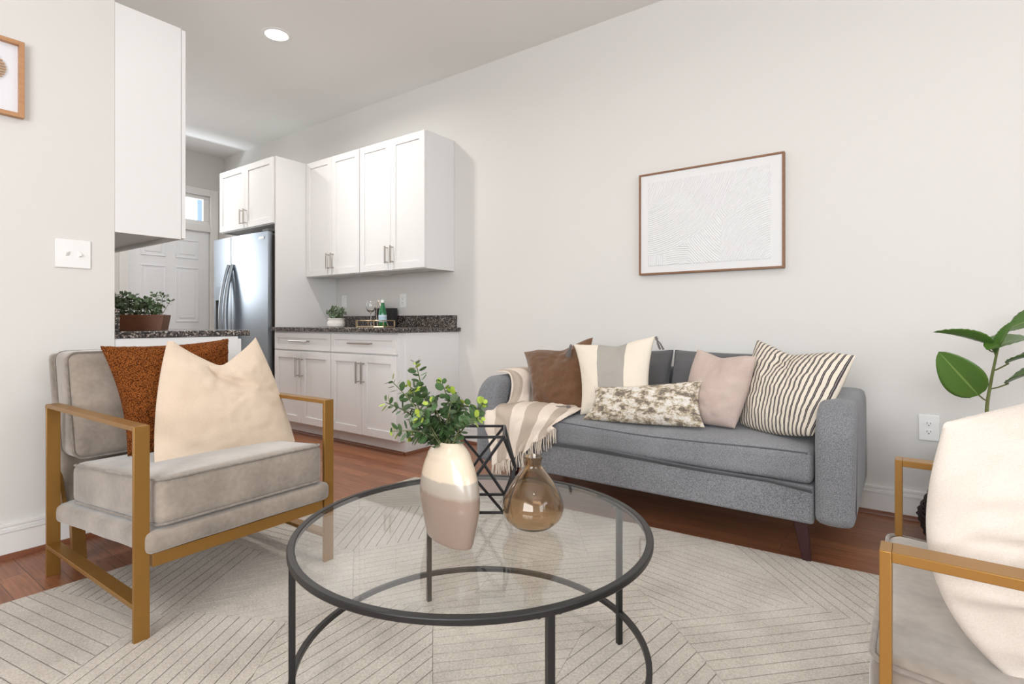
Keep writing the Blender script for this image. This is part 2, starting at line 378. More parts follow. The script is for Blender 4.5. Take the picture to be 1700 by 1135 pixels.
def cushion(bm, x0, x1, y0, y1, z0, z1, r, crown=0, n=(28, 28, 10), fn=None, crown_b=0, amp=0.003, seed=0):
    """soft box: rounded edges, domed top"""
    nx, ny, nz = n; grid = {}
    cx, cy, cz = (x0 + x1) / 2, (y0 + y1) / 2, (z0 + z1) / 2; hx, hy, hz = (x1 - x0) / 2, (y1 - y0) / 2, (z1 - z0) / 2
    def vert(i, j, k):
        key = (i, j, k)
        if key in grid: return grid[key]
        def s(t, n_): # denser near the ends
            a = 2 * t / n_ - 1
            return math.sin(a * math.pi / 2) * .6 + a * .4
        p = Vector((s(i, nx) * hx, s(j, ny) * hy, s(k, nz) * hz))
        q = Vector((max(-hx + r, min(hx - r, p.x)), max(-hy + r, min(hy - r, p.y)), max(-hz + min(r, hz * .98), min(hz - min(r, hz * .98), p.z))))
        d = p - q
        if d.length > 1e-9: p = q + d.normalized() * r
        u, v = p.x / hx, p.y / hy
        dome = max(0, 1 - u ** 2) ** .7 * max(0, 1 - v ** 2) ** .7
        if p.z > 0: p.z += crown * dome * (p.z / hz)
        elif crown_b: p.z += crown_b * dome * (p.z / hz)
        nz_ = noise.noise(Vector((p.x * 5 + seed, p.y * 5, p.z * 5))) * amp
        p = p * (1 + 0) + Vector((0, 0, nz_))
        p += Vector((cx, cy, cz))
        if fn: p = fn(p)
        g = bm.verts.new(p); grid[key] = g; return g
    for i in range(nx):
        for j in range(ny):
            for k, fl in ((0, 1), (nz, 0)):
                f = [vert(i, j, k), vert(i + 1, j, k), vert(i + 1, j + 1, k), vert(i, j + 1, k)]
                bm.faces.new(f[::-1] if fl else f)
    for i in range(nx):
        for k in range(nz):
            for j in (0, ny): bm.faces.new([vert(i, j, k), vert(i + 1, j, k), vert(i + 1, j, k + 1), vert(i, j, k + 1)])
    for j in range(ny):
        for k in range(nz):
            for i in (0, nx): bm.faces.new([vert(i, j, k), vert(i, j + 1, k), vert(i, j + 1, k + 1), vert(i, j, k + 1)])
def rrect(x0, x1, y0, y1, z, r, n=6):
    out = []
    for cx, cy, a0 in ((x1 - r, y1 - r, 0), (x0 + r, y1 - r, 90), (x0 + r, y0 + r, 180), (x1 - r, y0 + r, 270)):
        for i in range(n + 1):
            a = R(a0 + 90 * i / n); out.append(Vector((cx + r * math.cos(a), cy + r * math.sin(a), z)))
    return out

def pillow(name, corners, th, m, label, bow=(.05, .05, .03, .05), chop=0, cx=0., cw=.35, n=44, wr=.006, ws=5., seed=1, fold=None, skew=0, vpow=1.2, front=None, boucle=0, flop=0, group=None, seam=None, parent=None, sharp=.55, sag=0):
    """corners TL, TR, BR, BL as seen from the front; bow = inward bend of top, right, bottom, left edge as a fraction"""
    TL, TR, BR, BL = [Vector(p) for p in corners]
    ctr = (TL + TR + BR + BL) / 4
    eu = ((TR - TL) + (BR - BL)) / 4; ev = ((TL - BL) + (TR - BR)) / 4
    nrm = eu.cross(ev).normalized()          # towards the viewer of the front
    if front is not None and nrm.dot(Vector(front)) < 0: nrm = -nrm
    bm = bmesh.new(); uvl = bm.loops.layers.uv.new('UVMap'); F = {}; B = {}; UV = {}
    def base(u, v):
        a, b = (u + 1) / 2, (v + 1) / 2
        p = BL.lerp(BR, a).lerp(TL.lerp(TR, a), b)
        vs, us = abs(v), abs(u)
        p -= ev * (bow[0] * (1 - u * u) * max(0, v) ** 2) * 2
        p += ev * (bow[2] * (1 - u * u) * max(0, -v) ** 2) * 2
        p -= eu * (bow[1] * (1 - v * v) * max(0, u) ** 2) * 2
        p += eu * (bow[3] * (1 - v * v) * (1 - skew * v) * max(0, -u) ** 2) * 2
        if chop:
            g = max(0, 1 - math.sqrt(((u - cx) / cw) ** 2 + .012)) ** vpow * b ** 2.0
            p -= ev * chop * 2 * g
        return p
    def thick(u, v):
        t = ((1 - abs(u) ** 2.4) * (1 - abs(v) ** 2.4))
        t = max(t, 0) ** sharp
        t *= 1 + sag * (-v) * .5
        if chop: t *= 1 - .45 * math.exp(-((u - cx) / (cw * .8)) ** 2) * max(0, v) ** 1.5
        return t * th / 2
    def crease(u, v):
        if not chop: return 0
        # two folds running down and outwards from the dent
        c = 0
        for sgn in (-1, 1):
            t = (v - .1) * 1.0
            cu = cx + sgn * (1 - v) * .28
            c -= .016 * math.exp(-((u - cu) / .09) ** 2) * max(0, min(1, v * 1.6)) * max(0, 1.1 - v)
        return c
    for i in range(n + 1):
        for j in range(n + 1):
            u = math.sin((2 * i / n - 1) * math.pi / 2) * .5 + (2 * i / n - 1) * .5
            v = math.sin((2 * j / n - 1) * math.pi / 2) * .5 + (2 * j / n - 1) * .5
            p = base(u, v); t = thick(u, v)
            edge = i in (0, n) or j in (0, n)
            k = min(1, t / (th * .25 + 1e-6))
            w1 = (noise.noise(Vector((u * ws * .6 + seed * 7, v * ws + seed, seed))) + .5 * noise.noise(Vector((u * ws * 2 + seed, v * ws * 2.6, seed * 3)))) * wr * k
            w1 += crease(u, v) * k
            for fl_ in (fold if isinstance(fold, list) else [fold] if fold else []):      # one side of the line lies over the other
                u0, v0, u1, v1, am = fl_; dx, dv = u1 - u0, v1 - v0; L2 = dx * dx + dv * dv
                tt_ = ((u - u0) * dx + (v - v0) * dv) / L2; sd = ((u - u0) * dv - (v - v0) * dx) / math.sqrt(L2)
                fade = max(0, min(1, (tt_ + .15) * 4)) * max(0, min(1, (1.1 - tt_) * 2))
                w1 -= am * fade * (math.tanh(sd / .02) + 1) * .5 * math.exp(-max(0, sd) / .3) * k
            if boucle and not edge:
                w1 += (noise.noise(Vector((p.x * 140, p.y * 140, p.z * 140)))) * boucle
            if edge:
                if boucle: p = p + Vector([noise.noise(p * 120 + Vector((q, 0, 0))) * boucle for q in (3, 9, 17)])
                F[i, j] = B[i, j] = bm.verts.new(p)
            else:
                F[i, j] = bm.verts.new(p + nrm * (t + w1)); B[i, j] = bm.verts.new(p - nrm * t)
            UV[i, j] = ((u + 1) / 2, (v + 1) / 2)
    for i in range(n):
        for j in range(n):
            q = [(i, j), (i + 1, j), (i + 1, j + 1), (i, j + 1)]
            for G in (F, B):
                f = bm.faces.new([G[k] for k in q])
                for l, k in zip(f.loops, q): l[uvl].uv = UV[k]
    loc = (BL + BR) / 2
    o = obj(name, bm, m, None, smooth=True, auto=75)
    o.data.transform(Matrix.Translation(-loc)); o.location = loc
    if label: tag(o, label, 'cushion', group or ('cushions on the sofa' if BL.y > 2.2 else 'cushions on the armchairs'))
    if parent is not None:
        o.parent = parent; o.location = loc - WM(parent).translation
    o['_base'] = 0; del o['_base']
    def edgepts(which, k=24, off=0):
        out = []
        for i in range(k + 1):
            t = -1 + 2 * i / k
            u, v = {'top': (t, 1), 'right': (1, -t), 'bottom': (-t, -1), 'left': (-1, t)}[which]
            out.append(base(u, v))
        return out
    if seam is not None:
        bm = bmesh.new(); pts = []
        for wch in ('top', 'right', 'bottom', 'left'): pts += edgepts(wch)[:-1]
        tube(bm, pts, .0042, 6, closed=True)
        obj('piping', bm, seam, o, world=True)
    return o

# ------------------------------------------------------------------ room shell
struct(obj('floor', bx(BX, RX, FY, WY, -.05, 0), M_floor, smooth=False))
struct(obj('ceiling', bx(BX, RX, FY, WY, H, H + .05), M_ceil, smooth=False))
struct(obj('wall_right', bx(BX, RX, WY, WY + .12, 0, H), M_wall, smooth=False))
struct(obj('wall_left', bx(LX - .12, LX, FY, KY, 0, H), M_wall, smooth=False))
struct(obj('wall_kitchen', bx(BX, LX - .12, KY - .12, KY, 0, H), M_wall, smooth=False))
def wall_open(name, ax, pos, thick, a0, a1, holes):
    """wall with rectangular openings; ax 'x' = plane of constant x running along y, holes (a0,a1,z0,z1)"""
    bm = bmesh.new(); hs = sorted(holes); cur = a0
    def bb(s0, s1, z0, z1):
        if s1 - s0 < 1e-4 or z1 - z0 < 1e-4: return
        if ax == 'x': box(bm, pos, pos + thick, s0, s1, z0, z1)
        else: box(bm, s0, s1, pos, pos + thick, z0, z1)
    for (h0, h1, z0, z1) in hs:
        bb(cur, h0, 0, H); bb(h0, h1, 0, z0); bb(h0, h1, z1, H); cur = h1
    bb(cur, a1, 0, H)
    return struct(obj(name, bm, M_wall, smooth=False))
DY0, DY1 = 2.27, 3.117          # back door
wall_open('wall_back', 'x', BX - .12, .12, KY - .12, WY, [(1.2, 1.9, 1.05, 2.3), (DY0, DY1, 0.0, 2.466)])
wall_open('wall_front', 'x', RX, .12, FY, WY, [(-1.1, .05, .8, 2.3), (.35, 1.5, .8, 2.3)])
wall_open('wall_rear', 'y', FY - .12, .12, LX - .12, RX, [(-1.0, 1.6, .85, 2.35)])

def window(name, ax, pos, a0, a1, z0, z1, inward):
    bm = bmesh.new(); t = .05
    def bb(s0, s1, q0, q1, d0, d1):
        p0, p1 = sorted((pos + inward * d0, pos + inward * d1))
        if ax == 'x': box(bm, p0, p1, s0, s1, q0, q1)
        else: box(bm, s0, s1, p0, p1, q0, q1)
    c = .08
    bb(a0 - c, a0, z0 - c, z1 + c, -.001, .02); bb(a1, a1 + c, z0 - c, z1 + c, -.001, .02); bb(a0, a1, z1, z1 + c, -.001, .02); bb(a0, a1, z0 - c, z0, -.001, .035)
    bb(a0, a0 + t, z0, z1, -.08, -.04); bb(a1 - t, a1, z0, z1, -.08, -.04); bb(a0, a1, z1 - t, z1, -.08, -.04); bb(a0, a1, z0, z0 + t, -.08, -.04)
    bb(a0, a1, (z0 + z1) / 2 - .02, (z0 + z1) / 2 + .02, -.08, -.04)
    return struct(obj(name, bm, M_trim, bevel=.003))
window('window_2', 'x', BX, 1.2, 1.9, 1.05, 2.3, 1)
window('window_3', 'x', RX, -1.1, .05, .8, 2.3, -1)
window('window_4', 'x', RX, .35, 1.5, .8, 2.3, -1)
window('window_5', 'y', FY, -1.0, 1.6, .85, 2.35, 1)

# baseboards with a stepped profile, and stained shoe moulding
def base_y(bm, a0, a1, wy, d):      # along x against wall y=wy, sticking out d*(-y)
    for z0, z1, t in ((0, .105, .014), (.105, .116, .018), (.116, .128, .011), (.128, .141, .015)):
        y0, y1 = sorted((wy, wy + d * t)); box(bm, a0, a1, y0, y1, z0, z1)
def base_x(bm, a0, a1, wx, d):
    for z0, z1, t in ((0, .105, .014), (.105, .116, .018), (.116, .128, .011), (.128, .141, .015)):
        x0, x1 = sorted((wx, wx + d * t)); box(bm, x0, x1, a0, a1, z0, z1)
bm = bmesh.new(); base_y(bm, -2.90, RX, WY, -1); struct(obj('baseboard_right', bm, M_trim, bevel=.0015))
bm = bmesh.new(); base_x(bm, FY, KY, LX, 1); struct(obj('baseboard_left', bm, M_trim, bevel=.0015))
bm = bmesh.new(); base_x(bm, KY + .7, DY0 - .1, BX, 1); struct(obj('baseboard_back', bm, M_trim, bevel=.0015))
def shoe(bm, a, b, inward):
    a = Vector(a); b = Vector(b); inw = Vector(inward) * .017; up = Vector((0, 0, .019))
    prof = [Vector((0, 0, 0)), inw, inw * .93 + up * .4, inw * .65 + up * .75, inw * .3 + up, up * 1.0]
    ra = [bm.verts.new(a + p) for p in prof]; rb = [bm.verts.new(b + p) for p in prof]
    for i in range(len(prof)): bm.faces.new((ra[i], ra[(i + 1) % 6], rb[(i + 1) % 6], rb[i]))
    bm.faces.new(ra); bm.faces.new(rb[::-1])
bm = bmesh.new(); shoe(bm, (-2.90, WY - .0141, 0), (RX, WY - .0141, 0), (0, -1, 0)); struct(obj('trim_1', bm, M_shoe))
bm = bmesh.new(); shoe(bm, (LX + .0141, FY, 0), (LX + .0141, KY, 0), (1, 0, 0)); struct(obj('trim_2', bm, M_shoe))

# back door with transom window above
DX = BX + .02
bm = bmesh.new()
cz = .085
box(bm, BX - .0, BX + .022, DY0 - cz, DY0, 0, 2.545); box(bm, BX, BX + .022, DY1, DY1 + cz, 0, 2.545)
box(bm, BX, BX + .022, DY0, DY1, 2.465, 2.545); box(bm, BX - .10, BX + .012, DY0, DY1, 2.034, 2.12)
struct(obj('trim_3', bm, M_trim, bevel=.004))
dr = struct(obj('door_1', bx(BX - .06, BX - .02, DY0 + .003, DY1 - .003, .006, 2.035), M_door, bevel=.002))
def raised(bm, y0, y1, z0, z1, x):
    # moulded panel: recessed channel suggested by a raised rim and a raised field
    w_ = .016
    for a in ((y0, y1, z0, z0 + w_), (y0, y1, z1 - w_, z1), (y0, y0 + w_, z0 + w_, z1 - w_), (y1 - w_, y1, z0 + w_, z1 - w_)): box(bm, x - .001, x + .007, *a)
    box(bm, x - .001, x + .006, y0 + .045, y1 - .045, z0 + .045, z1 - .045)
dw = DY1 - DY0
for a, b in ((DY0 + .12, DY0 + dw / 2 - .05), (DY0 + dw / 2 + .05, DY1 - .12)):
    for z0, z1 in ((.22, .82), (.96, 1.60), (1.70, 1.92)):
        bm = bmesh.new(); raised(bm, a, b, z0, z1, BX - .02); obj('door_panel', bm, M_door, dr, bevel=.003)
bm = bmesh.new(); box(bm, BX - .06, BX - .02, DY0, DY1, 2.12, 2.165); box(bm, BX - .06, BX - .02, DY0, DY1, 2.42, 2.465)
box(bm, BX - .06, BX - .02, DY0, DY0 + .06, 2.165, 2.42); box(bm, BX - .06, BX - .02, DY1 - .065, DY1, 2.165, 2.42)
tw_ = struct(obj('window_1', bm, M_trim, bevel=.003))
obj('pane', bx(BX - .045, BX - .04, DY0 + .06, DY1 - .065, 2.165, 2.42), M_pane, tw_)
M_bluepost = plain('blue_porch_post', srgb(112, 132, 176), .6)
tag(obj('porch_post', bx(BX - .74, BX - .64, 3.25, 3.36, 0, 3.2), M_bluepost, bevel=.01), 'blue-grey porch post seen outside through the small window over the back door', 'post')

# ------------------------------------------------------------------ cabinets
def shaker(x0, x1, z0, z1, yf, out, st=.057, th=.019, rec=.008):
    """door slab whose front is at y=yf and faces the direction out (-1: towards -y)"""
    bm = bmesh.new(); b_ = yf - out * th; r_ = yf - out * rec
    def bb(a, b, c, d, f0, f1):
        y0, y1 = sorted((f0, f1)); box(bm, a, b, y0, y1, c, d)
    bb(x0, x0 + st, z0, z1, yf, b_); bb(x1 - st, x1, z0, z1, yf, b_); bb(x0 + st, x1 - st, z1 - st, z1, yf, b_); bb(x0 + st, x1 - st, z0, z0 + st, yf, b_)
    bb(x0 + st, x1 - st, z0 + st, z1 - st, r_, b_)
    return bm
def pull_v(x, z0, z1, yf, out):
    bm = bmesh.new(); y = yf + out * .032
    tube(bm, [(x, y, z0), (x, y, z1)], .007, 8)
    for z in (z0 + .012, z1 - .012): tube(bm, [(x, yf, z), (x, y, z)], .0045, 8)
    return bm
def pull_h(x0, x1, z, yf, out):
    bm = bmesh.new(); y = yf + out * .032
    tube(bm, [(x0, y, z), (x1, y, z)], .007, 8)
    for x in (x0 + .012, x1 - .012): tube(bm, [(x, yf, z), (x, y, z)], .0045, 8)
    return bm
G_up = 'white wall cabinets above the bar counter'
def wall_cab(x0, x1, y0, y1, z0, z1, label, group=None, hz=(1.43, 1.57), name='wall_cabinet'):
    t = empty(name, ((x0 + x1) / 2, y1, z0), label, 'cabinet', group=group)
    bm = bmesh.new()
    box(bm, x0, x0 + .018, y0 + .02, y1, z0, z1); box(bm, x1 - .018, x1, y0 + .02, y1, z0, z1)
    box(bm, x0 + .018, x1 - .018, y0 + .02, y1, z1 - .018, z1); box(bm, x0 + .018, x1 - .018, y0 + .04, y1, z0 + .012, z0 + .030)
    box(bm, x0 + .018, x1 - .018, y0 + .02, y0 + .04, z0, z0 + .04); box(bm, x0 + .018, x1 - .018, y1 - .012, y1, z0 + .03, z1 - .018)
    obj('body', bm, M_cab, t, world=True, bevel=.001)
    xm = (x0 + x1) / 2
    for a, b, hx in ((x0 + .003, xm - .0015, xm - .032), (xm + .0015, x1 - .003, xm + .032)):
        d = obj('door', shaker(a, b, z0 + .006, z1 - .004, y0, -1), M_cab, t, world=True, bevel=.0012)
        h = obj('handle', pull_v(hx, hz[0], hz[1], y0, -1), M_nickel, t, world=True); h.parent = d
    return t
UY = 2.937
wall_cab(-4.504, -3.733, UY, WY - .001, 1.372, 2.432, 'white shaker wall cabinet above the bar counter, next to the tall refrigerator panel', G_up)
wall_cab(-3.728, -2.957, UY, WY - .001, 1.372, 2.432, 'white shaker wall cabinet above the bar counter, its plain side facing the framed relief art', G_up)
wall_cab(-5.487, -4.524, 2.622, WY - .001, 1.835, 2.432, 'short white two-door cabinet over the stainless refrigerator', hz=(1.875, 2.015))
tag(obj('tall_panel', bx(-4.522, -4.506, 2.64, WY - .001, 0, 2.432), M_cab, bevel=.001), 'tall white side panel standing between refrigerator and bar cabinets', 'panel')

DYF = 2.62
def base_cab(x0, x1, y0, y1, label, group=None, side=False):
    t = empty('base_cabinet', ((x0 + x1) / 2, y1, 0), label, 'cabinet', group=group)
    bm = bmesh.new()
    box(bm, x0, x1, y0 + .02, y1, .10, .882)
    box(bm, x0, x1, y0 + .085, y1, 0, .10)
    obj('body', bm, M_cab, t, world=True, bevel=.0012)
    if side: obj('end_panel', bx(x1, x1 + .012, y0 + .085, y1, .0, .10), M_cab, t, world=True); 
    d = obj('drawer', shaker(x0 + .004, x1 - .004, .725, .868, y0, -1, st=.045), M_cab, t, world=True, bevel=.0012)
    xm = (x0 + x1) / 2
    obj('handle', pull_h(xm - .13, xm + .13, .80, y0, -1), M_nickel, t, world=True).parent = d
    for a, b, hx in ((x0 + .004, xm - .0015, xm - .03), (xm + .0015, x1 - .004, xm + .03)):
        d = obj('door', shaker(a, b, .112, .712, y0, -1), M_cab, t, world=True, bevel=.0012)
        obj('handle', pull_v(hx, .50, .66, y0, -1), M_nickel, t, world=True).parent = d
    bm = bmesh.new(); box(bm, x0, x1, y0 + .079, y0 + .085, .019, .098); obj('toe_kick', bm, M_cab, t, world=True)
    bm = bmesh.new(); shoe(bm, (x0, y0 + .079, 0), (x1, y0 + .079, 0), (0, -1, 0)); obj('shoe_strip', bm, M_shoe, t, world=True)
    return t
base_cab(-4.495, -3.686, DYF, WY - .001, 'white base cabinet with drawer and two doors, beside the refrigerator', 'white base cabinets under the bar counter')
t = base_cab(-3.684, -2.918, DYF, WY - .001, 'white base cabinet with drawer and two doors, at the open end of the bar counter', 'white base cabinets under the bar counter')
bm = bmesh.new(); box(bm, -2.918, -2.908, DYF + .079, WY - .001, .019, .882)
e_ = obj('end_panel', bm, M_cab, t, world=True, bevel=.001)
bm = bmesh.new(); shoe(bm, (-2.9079, DYF + .065, 0), (-2.9079, WY - .03, 0), (1, 0, 0)); obj('shoe_strip', bm, M_shoe, t, world=True)

t = empty('countertop', (-3.7, WY, .882), 'dark speckled granite bar counter with low backsplash under the wall cabinets', 'countertop')
obj('slab', bx(-4.503, -2.885, DYF - .03, WY - .001, .884, .915), M_granite, t, world=True, bevel=.003)
obj('backsplash', bx(-4.503, -2.925, WY - .022, WY - .001, .915, 1.015), M_granite, t, world=True, bevel=.002)

# left run: end of the galley seen past the living room wall
t = empty('wall_cabinet', (-3.4, KY, 1.372), 'white wall cabinet hanging at the end of the left wall, seen from its plain side', 'cabinet')
X1 = LX - .001; x0 = -3.9
bm = bmesh.new()
box(bm, X1 - .018, X1, KY + .001, KY + .285, 1.377, 2.443); box(bm, x0, x0 + .018, KY + .001, KY + .285, 1.377, 2.443)
box(bm, x0 + .018, X1 - .018, KY + .001, KY + .285, 2.42, 2.443); box(bm, x0 + .018, X1 - .018, KY + .001, KY + .265, 1.392, 1.41)
box(bm, x0 + .018, X1 - .018, KY + .265, KY + .285, 1.377, 1.42); box(bm, x0 + .018, X1 - .018, KY + .001, KY + .02, 1.377, 1.392)
obj('body', bm, M_cab, t, world=True, bevel=.001)
xm = (x0 + X1) / 2
for a, b in ((x0 + .003, xm - .0015), (xm + .0015, X1 - .003)):
    obj('door', shaker(a, b, 1.383, 2.439, KY + .307, 1), M_cab, t, world=True, bevel=.0012)
t = empty('base_cabinet', (-3.4, KY, 0), 'white base cabinet behind the grey armchair, carrying the counter with the wooden planter', 'cabinet')
bm = bmesh.new(); box(bm, -4.4, LX - .005, KY + .001, KY + .575, .10, .882); box(bm, -4.4, LX - .005, KY + .001, KY + .50, 0, .10)
obj('body', bm, M_cab, t, world=True, bevel=.001)
obj('door', shaker(-3.42, LX - .008, .112, .712, KY + .594, 1), M_cab, t, world=True, bevel=.0012)
obj('drawer', shaker(-3.42, LX - .008, .725, .868, KY + .594, 1, st=.045), M_cab, t, world=True, bevel=.0012)
t = empty('countertop', (-3.6, KY, .882), 'speckled granite counter end with backsplash, behind the grey armchair', 'countertop')
obj('slab', bx(-4.4, LX + .003, KY + .001, KY + .638, .884, .915), M_granite, t, world=True, bevel=.003)
obj('backsplash', bx(-4.4, LX - .015, KY + .001, KY + .026, .915, 1.02), M_granite, t, world=True, bevel=.002)

# ------------------------------------------------------------------ refrigerator
t = empty('refrigerator', (-5.0, 2.9, 0), 'stainless steel side-by-side refrigerator with curved handles and ice dispenser', 'refrigerator')
FX0, FX1, FS = -5.545, -4.56, -5.164
obj('body', bx(-5.52, -4.535, 2.66, 3.24, .02, 1.745), M_steelside, t, world=True, bevel=.004)
def fdoor(x0, x1, hole=None):
    bm = bmesh.new(); n = 14; vs = []
    def yf(x): u = (x - (FX0 + FX1) / 2) / ((FX1 - FX0) / 2); return 2.575 + .022 * u * u
    zs = [.07, 1.765]
    xs = [x0 + (x1 - x0) * i / n for i in range(n + 1)]
    if hole: xs = sorted(xs + [hole[0], hole[1]]); zs = [.07, hole[2], hole[3], 1.765]
    fr = [[bm.verts.new((x, yf(x), z)) for z in zs] for x in xs]; bk = [[bm.verts.new((x, 2.64, z)) for z in zs] for x in xs]
    for i in range(len(xs) - 1):
        for j in range(len(zs) - 1):
            inh = hole and hole[0] - 1e-5 <= xs[i] and xs[i + 1] <= hole[1] + 1e-5 and j == 1
            if not inh: bm.faces.new((fr[i][j], fr[i + 1][j], fr[i + 1][j + 1], fr[i][j + 1]))
            bm.faces.new((bk[i][j], bk[i][j + 1], bk[i + 1][j + 1], bk[i + 1][j]))
        bm.faces.new((fr[i][0], bk[i][0], bk[i + 1][0], fr[i + 1][0])); bm.faces.new((fr[i][-1], fr[i + 1][-1], bk[i + 1][-1], bk[i][-1]))
    for j in range(len(zs) - 1):
        bm.faces.new((fr[0][j], fr[0][j + 1], bk[0][j + 1], bk[0][j])); bm.faces.new((fr[-1][j], bk[-1][j], bk[-1][j + 1], fr[-1][j + 1]))
    return bm
dl = obj('freezer_door', fdoor(FX0, FS - .006, (-5.49, -5.30, .86, 1.30)), M_steel, t, world=True, auto=30)
dr2 = obj('fridge_door', fdoor(FS + .006, FX1), M_steel, t, world=True, auto=30)
bm = bmesh.new()
box(bm, -5.49, -5.30, 2.625, 2.63, .86, 1.30); box(bm, -5.49, -5.482, 2.585, 2.63, .86, 1.3); box(bm, -5.308, -5.30, 2.585, 2.63, .86, 1.3); box(bm, -5.49, -5.30, 2.575, 2.63, .86, .872)
di = obj('dispenser', bm, plain('dispenser_grey', srgb(120, 122, 126), .4), t, world=True)
obj('control_panel', bx(-5.485, -5.305, 2.578, 2.60, 1.17, 1.298), plain('dispenser_panel', srgb(150, 162, 174), .3), t, world=True, bevel=.003).parent = di
bm = bmesh.new(); lathe(bm, [(.02, 1.10), (.016, 1.17)], 16, (-5.395, 2.60, 0)); obj('spout', bm, M_dark, t, world=True).parent = di
for hx, par in ((FS - .035, dl), (FS + .04, dr2)):
    bm = bmesh.new(); pts = []
    for i in range(25):
        u = i / 24; z = .50 + u * 1.0; bow = math.sin(math.pi * u) ** .8
        pts.append((hx, 2.572 - .075 * bow, z))
    tube(bm, pts, [.016 + .008 * math.sin(math.pi * i / 24) for i in range(25)], 12)
    obj('handle', bm, M_steel, t, world=True).parent = par
obj('gap_shade', bx(FS - .012, FS + .012, 2.612, 2.639, .075, 1.76), M_dark, t, world=True)  # dark strip that paints the shade in the gap between the two doors
obj('badge', bx(-4.70, -4.615, 2.586, 2.594, 1.70, 1.725), plain('badge_silver', srgb(225, 228, 232), .3), t, world=True).parent = dr2
obj('hinge_cover', bx(-4.66, -4.56, 2.60, 2.72, 1.768, 1.79), plain('hinge_grey', srgb(90, 92, 96), .5), t, world=True, bevel=.004)

# ------------------------------------------------------------------ recessed light
t = empty('recessed_light', (-3.54, 2.08, H), 'round white recessed ceiling light above the kitchen entrance', 'light')
bm = bmesh.new(); lathe(bm, [(.098, 0), (.098, -.003), (.082, -.008), (.076, -.006), (.074, 0)], 48, (-3.54, 2.08, H), cap0=False, cap1=False)
obj('trim_ring', bm, M_trim, t, world=True)
bm = bmesh.new(); lathe(bm, [(.0745, -.001), (.0745, -.004)], 48, (-3.54, 2.08, H)); obj('lens', bm, M_glow, t, world=True)

# ------------------------------------------------------------------ wall plates
def outlet(x, z, y, label, w_=.078, h_=.122, group=None):
    t = empty('wall_outlet', (x, y, z), label, 'outlet', group=group)
    obj('cover_plate', bx(x - w_ / 2, x + w_ / 2, y - .006, y - .0005, z - h_ / 2, z + h_ / 2), M_plate, t, world=True, bevel=.002)
    for dz in (.0195, -.0195):
        bm = bmesh.new(); vs = []
        seg = 24; f_ = []
        for yy in (y - .006, y - .0085):
            f_.append([bm.verts.new((x + .0165 * math.cos(2 * math.pi * i / seg) * 1.0, yy, z + dz + max(-.0125, min(.0125, .0165 * math.sin(2 * math.pi * i / seg))))) for i in range(seg)])
        bm.faces.new(f_[1]);
        for i in range(seg): bm.faces.new((f_[0][i], f_[0][(i + 1) % seg], f_[1][(i + 1) % seg], f_[1][i]))
        s = obj('socket', bm, M_plate, t, world=True)
        bm = bmesh.new()
        box(bm, x - .0075, x - .0055, y - .0092, y - .0083, z + dz - .001, z + dz + .0075); box(bm, x + .0055, x + .0075, y - .0092, y - .0083, z + dz, z + dz + .0065)
        box(bm, x - .0022, x + .0022, y - .0092, y - .0083, z + dz - .009, z + dz - .005)
        obj('slots', bm, M_dark, t, world=True).parent = s
    return t
outlet(.096, .452, WY, 'white duplex wall outlet low on the wall, right of the sofa')
outlet(-3.559, 1.145, WY, 'white wall outlet above the bar counter, right of the green bottle')
t = empty('wall_outlet', (-4.382, WY, 1.157), 'white wall plate above the bar counter behind the small potted plant', 'outlet')
obj('cover_plate', bx(-4.417, -4.347, WY - .006, WY - .0005, 1.10, 1.215), M_plate, t, world=True, bevel=.002)
obj('rocker', bx(-4.395, -4.369, WY - .009, WY - .006, 1.125, 1.19), M_plate, t, world=True, bevel=.001)
t = empty('light_switch', (LX, .785, 1.258), 'white double toggle switch plate on the left wall', 'switch')
obj('cover_plate', bx(LX + .0005, LX + .007, .722, .848, 1.197, 1.32), M_plate, t, world=True, bevel=.002)
for yy, up in ((.762, 1), (.808, -1)):
    bm = bmesh.new(); hexa(bm, [(LX + .006, yy - .005, 1.246), (LX + .006, yy + .005, 1.246), (LX + .006, yy + .005, 1.27), (LX + .006, yy - .005, 1.27),
                               (LX + .02, yy - .004, 1.256 + up * .006), (LX + .02, yy + .004, 1.256 + up * .006), (LX + .018, yy + .004, 1.265 + up * .006), (LX + .018, yy - .004, 1.265 + up * .006)])
    obj('toggle', bm, M_plate, t, world=True, bevel=.001)
    for zz in (1.258 - .03, 1.258 + .03): obj('screw', bx(LX + .007, LX + .008, yy - .003, yy + .003, zz - .002, zz + .002), M_plate, t, world=True)

# ------------------------------------------------------------------ framed relief on the sofa wall
ax0, ax1, az0, az1 = -1.359, -.526, 1.255, 1.888
t = empty('wall_art', ((ax0 + ax1) / 2, WY, az0), 'thin wood-framed white relief art with raked curved lines, above the sofa', 'picture')
yb = WY - .001; yf_ = WY - .035
bm = bmesh.new(); fw = .011
box(bm, ax0, ax0 + fw, yf_, yb, az0, az1); box(bm, ax1 - fw, ax1, yf_, yb, az0, az1); box(bm, ax0 + fw, ax1 - fw, yf_, yb, az1 - fw, az1); box(bm, ax0 + fw, ax1 - fw, yf_, yb, az0, az0 + fw)
obj('frame', bm, M_walnut, t, world=True, bevel=.001)
